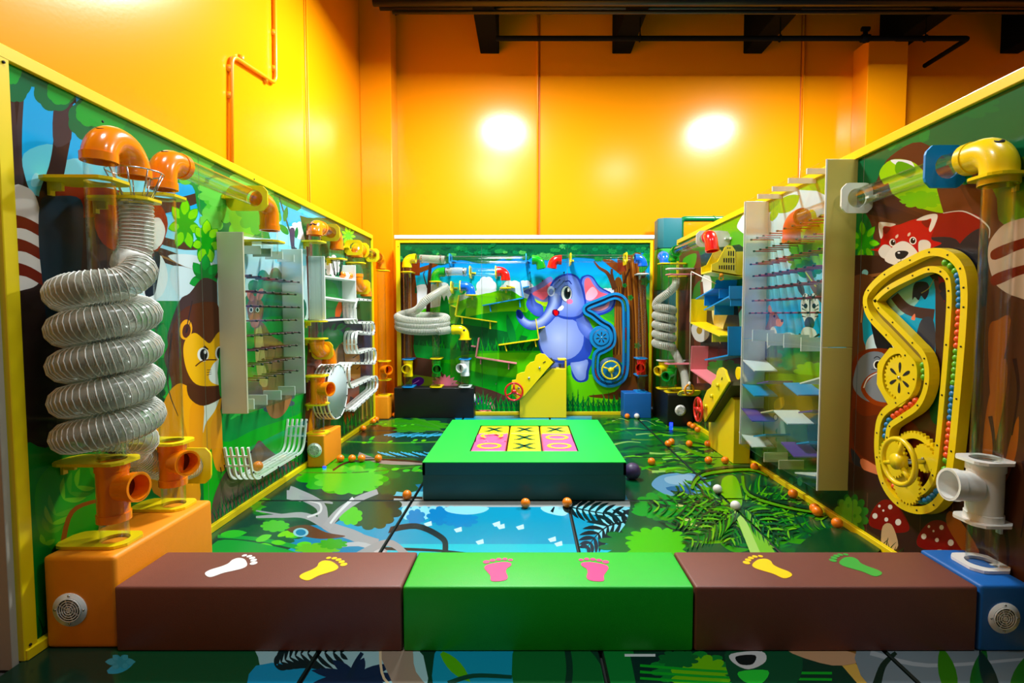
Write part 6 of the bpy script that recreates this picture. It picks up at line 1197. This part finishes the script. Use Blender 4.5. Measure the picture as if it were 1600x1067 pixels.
for q in (2.7, 3.0): sub(MB().cyl((q, 7.62, zr), (q + .03, 7.62, zr), .047, 16).build('collar', MC['green_rail_pipe'], None), gr.children[0])
# yellow basket box
bk = thing('basket_box', 'yellow slotted basket box under the red elbow on the right wall', 'basket', None, (2.0, 5.15, 0))
Yk = 5.1; k1 = [(1133, 386), (1137, 383), (1144, 384), (1149, 391), (1150, 431), (1112, 424), (1112, 413), (1121, 409), (1127, 398)]
for dy in (0, .3):
    fr = MB().prism([ony(a, b, Yk) + Vector((0, dy, 0)) for a, b in k1], (0, .014, 0)).build('slotted_end', YELP, bk)
    if dy == 0:
        for r_, (py0, py1) in enumerate(((392, 400), (403, 411), (414, 422))):
            for k in range(7):
                xx = 1146 - k * 3.7 + r_ * .2; lim = 1133 - r_ * 7 + 2 if r_ < 2 else 1117
                if xx - 1.2 < lim: continue
                A, B = ony(xx - 1, py1 + k * -.3, Yk), ony(xx + 1, py0 - k * -.1, Yk); sub(MB().box((A.x, Yk - .002, A.z), (B.x, Yk + .004, B.z)).build('slot', DARK, None), fr)
        for q in (1137, 1140.5): p = ony(q, 387.5, Yk); sub(MB().cyl((p.x, Yk - .003, p.z), (p.x, Yk + .001, p.z), .006, 8).build('screw', DARK, None), fr)
A = ony(1150, 431, Yk); B = ony(1165, 393, Yk); MB().box((A.x, Yk, A.z), (XR, Yk + .014, B.z)).build('side_board', YEL, bk)
A2 = ony(1112, 424, Yk); MB().prism([(A2.x, Yk, A2.z - .005), (XR, Yk, A.z - .02), (XR, Yk, A.z - .005), (A2.x, Yk, A2.z + .01)], (0, .31, 0)).build('bottom_board', YEL, bk)
p = ony(1127, 430, Yk); MB().cyl((p.x, Yk - .01, p.z), (p.x, Yk + .01, p.z), .02, 12).torus((p.x, Yk, p.z - .03), (0, 1, 0), .02, .006, 16, 6).build('pull_hook', M('orange_plastic', (240, 150, 10), .3), bk)
# rope with ring
rp_ = thing('pull_rope', 'white rope with an orange ring hanging by the corner black box', 'rope', None, (1.98, 6.2, 0))
p0 = onx(1118, 443, 1.92); p1 = onx(1080, 424, 1.95); p2 = Vector((p1.x, p1.y, zat(600, p1.y)))
MB().sweep(arcpath([p0, p1, p2], .02), .006, 8).build('rope', M('white_rope', (225, 222, 210), .8), rp_)
MB().torus((p2.x, p2.y, p2.z - .07), (.35, -1, 0), .062, .013, 32, 10).build('pull_ring', MC['orange_plastic'], rp_); MB().sphere(p2, .02, 10, 8, (1, 1, 1.6)).build('rope_knot', MC['white_rope'], rp_)
# ledges on the right wall
def ledge(label, mat, segs, Xf=1.95, sup=(), th=.014):
    t = thing('ball_ramp', label, 'ramp', 'ball ramps'); 
    for (ax, ay, bx2, by2) in segs:
        A, B = onx(ax, ay, Xf), onx(bx2, by2, Xf); d = (B - A).normalized(); n = Vector((0, -d.z, d.y)) * th; MB().obox(A, B - A, (XR - Xf, 0, 0), n).build('ledge_board', mat, t)
    for (ax, ay, l) in sup:
        A = onx(ax, ay, Xf + .02); MB().box(A, (XR, A.y + .014, A.z - l)).build('support', mat, t)
    return t
ledge('yellow L-shaped ramp on the right wall behind the pull rope', YEL, [(1079, 467, 1078, 503), (1078, 503, 1125, 524)], 1.95, [(1113, 521, .09)])
ledge('pink L-shaped ramp on the right wall above the red wheel', PNKB, [(1081, 541, 1079, 577), (1079, 577, 1114, 601)], 1.95, [(1090, 588, .08)])
ledge('blue L-shaped ramp at mid height on the right wall', BLUB, [(1101, 561, 1137, 554), (1137, 555, 1137, 510)], 1.95)
ledge('blue angular ramp under the yellow basket box', BLUB, [(1087, 466, 1116, 449), (1116, 449, 1118, 437), (1100, 483, 1139, 462), (1139, 467, 1139, 447)], 1.93, [(1101, 462, .11), (1117, 477, .1), (1124, 452, .09), (1142, 465, .08)])
# ball lift on the right
Xf = 1.96
ev = thing('ball_lift', 'yellow ball lift with sloped box and red wheel on the right wall', 'machine', 'ball lifts', (2.05, 5.3, 0))
bodyp = [(5.53, .005), (4.87, .005), (4.87, .62), (5.03, .645), (5.55, .27)]
MB().prism([(Xf, a, b) for a, b in bodyp], (XR - Xf - .03, 0, 0)).build('box_body', MC['yellow_lift_board'], ev, .004, 1)
z4 = [(402, 520), (413, 487), (430, 448), (455, 430), (462, 392), (485, 372), (492, 330), (505, 308), (522, 303), (545, 320), (553, 350), (570, 395), (412, 652), (402, 600)]
MB().prism([onx(1000 + a / 4.105, 500 + b / 4.105, 1.86) for a, b in z4], (.022, 0, 0)).build('belt_board', YELP, ev, .003, 1)
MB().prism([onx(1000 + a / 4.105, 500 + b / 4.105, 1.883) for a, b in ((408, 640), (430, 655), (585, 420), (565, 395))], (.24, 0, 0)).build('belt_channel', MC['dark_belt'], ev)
for a, b in ((505, 418), (465, 487), (428, 553)): p = onx(1000 + a / 4.105, 500 + b / 4.105, 1.86); MB().cyl(p, p - Vector((.02, 0, 0)), .02, 12).build('bolt', YELP, ev)
p = onx(1000 + 527 / 4.105, 500 + 378 / 4.105, 1.858); MB().obox(p + Vector((0, .01, -.012)), (0, -.018, .026), (-.004, 0, 0), (0, .006, .004)).build('slot', DARK, ev)
pw = onx(1091, 640, 1.80); wheel(ev, pw, (1, 0, 0), .122, .014, WHR, 1.57, 4); MB().cyl(pw, pw + Vector((.12, 0, 0)), .013, 10).build('axle', STEEL, ev)
p = onx(1153, 583, 1.95); MB().prism([(1.95, p.y + .06 * math.cos(t), p.z + .06 * math.sin(t)) for t in (math.pi * 2 * k / 20 for k in range(20))], (.015, 0, 0)).build('round_end', YELP, ev)
# big peg box on the right
pk = thing('peg_box', 'tall white box on the right wall, red pegs above and slanted coloured shelves below', 'peg box', None, (XR, 4.05, 0))
X1 = 1.95; ya, yb = 3.42, 4.69; z0, zm, z1 = .243, 1.205, 2.43
WHT_BOUNCE = M('bounce_tinted_white_board', (200, 186, 96), .45)  # white board; shade and yellow bounce light are painted into its colour
for a, b in ((z0, zm - .002), (zm + .002, z1)):
    MB().box((X1, ya, a), (XR, ya + .02, b)).build('side_board', WHT_BOUNCE, pk, .002, 1); MB().box((X1, yb - .02, a), (XR, yb, b)).build('side_board', WHT, pk, .002, 1)
    MB().box((X1 - .006, ya, a), (X1, yb, b)).build('clear_front', PANE, pk)
MB().box((X1 - .009, ya - .002, z0), (X1, ya + .006, z1)).build('edge_strip', WHT, pk); MB().box((X1 - .009, yb - .006, z0), (X1, yb + .002, z1)).build('edge_strip', WHT, pk)
for px_, py_ in ((1262, 272), (1233, 287), (1208, 298), (1185, 310)):
    A = onx(px_, py_, X1); MB().box((X1 - .004, A.y, z1 - .03), (XR, A.y + .014, z1 + .008)).build('top_divider', WHT, pk)
peg_rows(pk, XR, X1 + .002, None, [2.075 - .1065 * k for k in range(7)], PEGR, 3.5, 4.62, .118)
for a, b in ((1.19, 4.5), (1.17, 4.22), (1.17, 3.95), (1.16, 3.7)): MB().box((X1 + .01, b, a - .0), (XR, b + .012, a + .1)).build('divider', WHT, pk)
CRM = M('cream_shelf', (214, 204, 170), .4)
S = lambda a, b: (1140 + a / 3.555, 490 + b / 3.555)
for nm, m, (a, b, c, d) in (('shelf_board', WHT, (68, 250, 138, 316)), ('shelf_board', BLUB, (65, 385, 138, 455)), ('shelf_board', PURB, (60, 515, 125, 595)), ('shelf_board', WHT, (52, 655, 125, 740)),
                            ('shelf_board', PURB, (150, 385, 215, 372)), ('shelf_board', BLUB, (298, 383, 380, 450)), ('shelf_board', WHT, (388, 384, 500, 352)), ('shelf_board', CRM, (172, 546, 240, 534)), ('shelf_board', WHT, (245, 536, 322, 610)),
                            ('shelf_board', PURB, (382, 545, 460, 535)), ('shelf_board', PURB, (285, 712, 360, 793)), ('shelf_board', BLUB, (132, 678, 200, 668)), ('shelf_board', BLUB, (370, 718, 440, 708)), ('shelf_board', WHT, (362, 880, 478, 895))):
    A, B = onx(*S(a, b), X1), onx(*S(c, d), X1); dd = (B - A).normalized(); n = Vector((0, -dd.z, dd.y)) * .01
    MB().obox(A, B - A, (XR - X1, 0, 0), n).build(nm, m, pk)
for a, b, c in ((190, 772, 825), (272, 815, 865)):
    A, B = onx(*S(a, b), X1), onx(*S(a, c), X1); MB().box((X1 + .004, A.y, B.z), (XR, A.y + .01, A.z)).build('divider', CRM, pk)
# tube over the peg box, yellow elbow, down to the white tee
c9 = onz(1533, 882, .285); x9, y9 = c9.x, c9.y
t9 = thing('ball_tube', 'front right clear tube with yellow top elbow and large white tee', 'ball tube', 'clear tubes with tees', (x9, y9, 0))
zt9 = zat(282, y9); tube(t9, (x9, y9, .285), (x9, y9, zt9), .058); zz = zat(232, y9)
elbow(t9, [(x9, y9, zt9 - .02), (x9, y9, zz), (x9, y9 + .17, zz)], M('yellow_fitting', (236, 206, 8), .28, coat=.3), .06, .09, holes=[((x9, y9, zz - .01), (-.2, -.55, .85))])
tee(t9, (x9, y9), zat(812, y9), zat(722, y9), (-1, .05, .08), WHTP, .062, .16)
bracket(t9, (x9, y9, zat(284, y9) + .02), (0, 0, 1), NR, XR - x9, YELP, .06)
for z in (zat(718, y9), zat(812, y9), .293): bracket(t9, (x9, y9, z), (0, 0, 1), NR, XR - x9, WHTP, .06)
tube(t9, (x9 - .01, y9 + .15, zz), (x9 - .02, 3.95, zz), name='level_tube'); bracket(t9, (x9 - .01, y9 + .28, zz), (0, 1, 0), NR, XR - x9 + .01, BLUB, .058, pad_=.045); bracket(t9, (x9 - .015, 3.27, zz), (0, 1, 0), NR, XR - x9 + .015, WHTP, .058, pad_=.035)
elbow(t9, [(x9 - .02, 3.9, zz), (x9 - .02, 4.05, zz), (x9 - .02, 4.05, zz - .17)], M('red_elbow_right', (220, 50, 30), .3), .056, .09)
# yellow ball track
XT = XR - .012
yt = thing('ball_track', 'large yellow closed-loop ball track with gears and steering wheel on the right wall', 'machine', 'ball tracks', (XR, 2.9, 0))
conv = lambda a, b: onx(a, b, XT)
pth = [(1376, 462), (1400, 440), (1440, 419), (1468, 408), (1492, 412), (1507, 428), (1511, 452), (1511, 480), (1507, 540), (1500, 620), (1492, 700), (1484, 750), (1468, 776), (1446, 783), (1420, 774), (1401, 750), (1393, 715), (1393, 680), (1399, 657), (1420, 641), (1443, 624), (1454, 596), (1452, 565), (1436, 545), (1405, 513), (1382, 490), (1374, 475)]
L3 = loop3(pth, conv, 5)
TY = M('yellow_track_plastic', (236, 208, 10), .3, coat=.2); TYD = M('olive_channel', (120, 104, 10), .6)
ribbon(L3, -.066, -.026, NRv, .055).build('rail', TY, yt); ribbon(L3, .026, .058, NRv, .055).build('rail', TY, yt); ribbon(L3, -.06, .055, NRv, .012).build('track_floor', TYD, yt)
g = conv(1419, 590)
MB().plate((XR - .05, g.y, g.z), (0, 1, 0), (0, 0, 1), (-.12, .18, -.165, .165), .135, .03, rc=.1).build('gear_housing', TY, yt)
MB().cyl((XR, g.y, g.z), (XR - .04, g.y, g.z), .136, 36).build('gear_recess', TYD, yt); gear(yt, (XR - .042, g.y, g.z), NRv, .125, 30, .018, TY, 6)
for (a, b, r_, n_, sl) in ((1438, 728, .19, 44, 0), (1459, 716, .075, 20, 0), (1414, 716, .11, 28, 0), (1432, 758, .105, 26, 0)):
    g = conv(a, b); dep = {44: .02, 20: .05, 28: .07, 26: .055}[n_]
    if n_ == 44:
        pts = []
        m = MB(); u, v = Vector((0, 1, 0)), Vector((0, 0, 1)); vs = []
        for k in range(n_ * 4):
            aa = 2 * math.pi * k / (n_ * 4); rr = r_ * (1 if k % 4 in (1, 2) else .93)
            for R2 in (rr, r_ * .78):
                for dx in (0, .018): vs.append((XR - dep - dx, g.y + R2 * math.cos(aa), g.z + R2 * math.sin(aa)))
        N_ = n_ * 4; fs = []
        for k in range(N_): a0 = 4 * k; b0 = 4 * ((k + 1) % N_); fs += [(a0 + 1, b0 + 1, b0 + 3, a0 + 3), (a0, a0 + 1, b0 + 1, b0), (a0 + 2, b0 + 2, b0 + 3, a0 + 3), (a0, b0, b0 + 2, a0 + 2)]
        m.add(vs, fs).build('ring_gear', TY, yt)
    else: gear(yt, (XR - dep, g.y, g.z), NRv, r_, n_, .016, TY, 0)
wc = onx(1404, 721, XR - .2); wheel(yt, wc, (1, 0, 0), .118, .0135, TY, .2, 3, .042, 'steering_wheel'); MB().cyl(wc, (XR - .03, wc.y, wc.z), .014, 10).build('axle', STEEL, yt)
for i in range(0, len(L3), 5):
    p = L3[i]; t = (L3[(i + 1) % len(L3)] - L3[i - 1]).normalized(); s_ = t.cross(NRv)
    for o_ in (-.046, .042): q = p + s_ * o_ - Vector((.055, 0, 0)); MB().cyl(q, q - Vector((.003, 0, 0)), .005, 6).build('screw', DARK, yt)
# balls in the track: px runs along the channel
RUN = [('green', (1487, 413), (1502, 426), 3), ('blue', (1505, 432), (1509, 478), 6), ('orange', (1510, 488), (1508, 540), 6), ('green', (1507, 549), (1503, 598), 6), ('blue', (1501, 606), (1495, 652), 6), ('orange', (1494, 662), (1489, 710), 6), ('green', (1488, 719), (1486, 733), 2),
       ('green', (1453, 570), (1451, 589), 3), ('orange', (1438, 622), (1404, 645), 6), ('blue', (1397, 652), (1393, 682), 4), ('green', (1393, 695), (1394, 727), 4), ('orange', (1402, 748), (1434, 781), 5), ('blue', (1443, 784), (1478, 772), 6)]
where = ['top bend of the yellow track', 'upper right channel of the yellow track', 'upper right channel of the yellow track', 'middle right channel of the yellow track', 'middle right channel of the yellow track', 'lower right channel of the yellow track', 'bottom end of the yellow right channel', 'channel right of the round yellow gear', 'diagonal channel below the round yellow gear', 'left channel above the yellow steering wheel', 'left channel behind the yellow steering wheel', 'bottom left bend of the yellow track', 'bottom right bend of the yellow track']
pr = {}
dense = resample(L3 + [L3[0]], .004)
def near(p): return min(dense, key=lambda q: (q.y - p.y) ** 2 + (q.z - p.z) ** 2)
for (c_, a, b, n), wh in zip(RUN, where):
    P0, P1 = near(conv(*a)), near(conv(*b))
    i0 = dense.index(P0); i1 = dense.index(P1)
    if abs(i1 - i0) > len(dense) / 2: i1 += len(dense) if i1 < i0 else -len(dense)
    for k in range(n):
        q = dense[int(round(i0 + (i1 - i0) * (k / (n - 1) if n > 1 else 0))) % len(dense)]
        if c_ not in pr: o = pr[c_] = MB().sphere((0, 0, 0), .0185, 14, 9).build('track_ball', cols[c_])
        else: o = pr[c_].copy(); COL.objects.link(o)
        od = ['first', 'second', 'third', 'fourth', 'fifth', 'sixth'][k]
        o.location = (XR - .045, q.y, q.z); tag(o, '%s small %s ball %s the %s' % (od, c_, 'along' if 'bend' in wh or 'diag' in wh else 'down', wh), 'ball', 'small balls in the yellow track')
# small blue indicator lights under three padded boxes
LED = M('blue_indicator_light', (20, 40, 255), .4, emit=6)
for par, c in ((kb, (1.835, 6.545, .02)),): MB().box((c[0] - .02, c[1] - .006, .004), (c[0] + .02, c[1] + .004, .05)).build('indicator_light', LED, par)
MB().box((-1.9, 4.75, .002), (-1.87, 4.76, .014)).build('indicator_light', LED, b2)
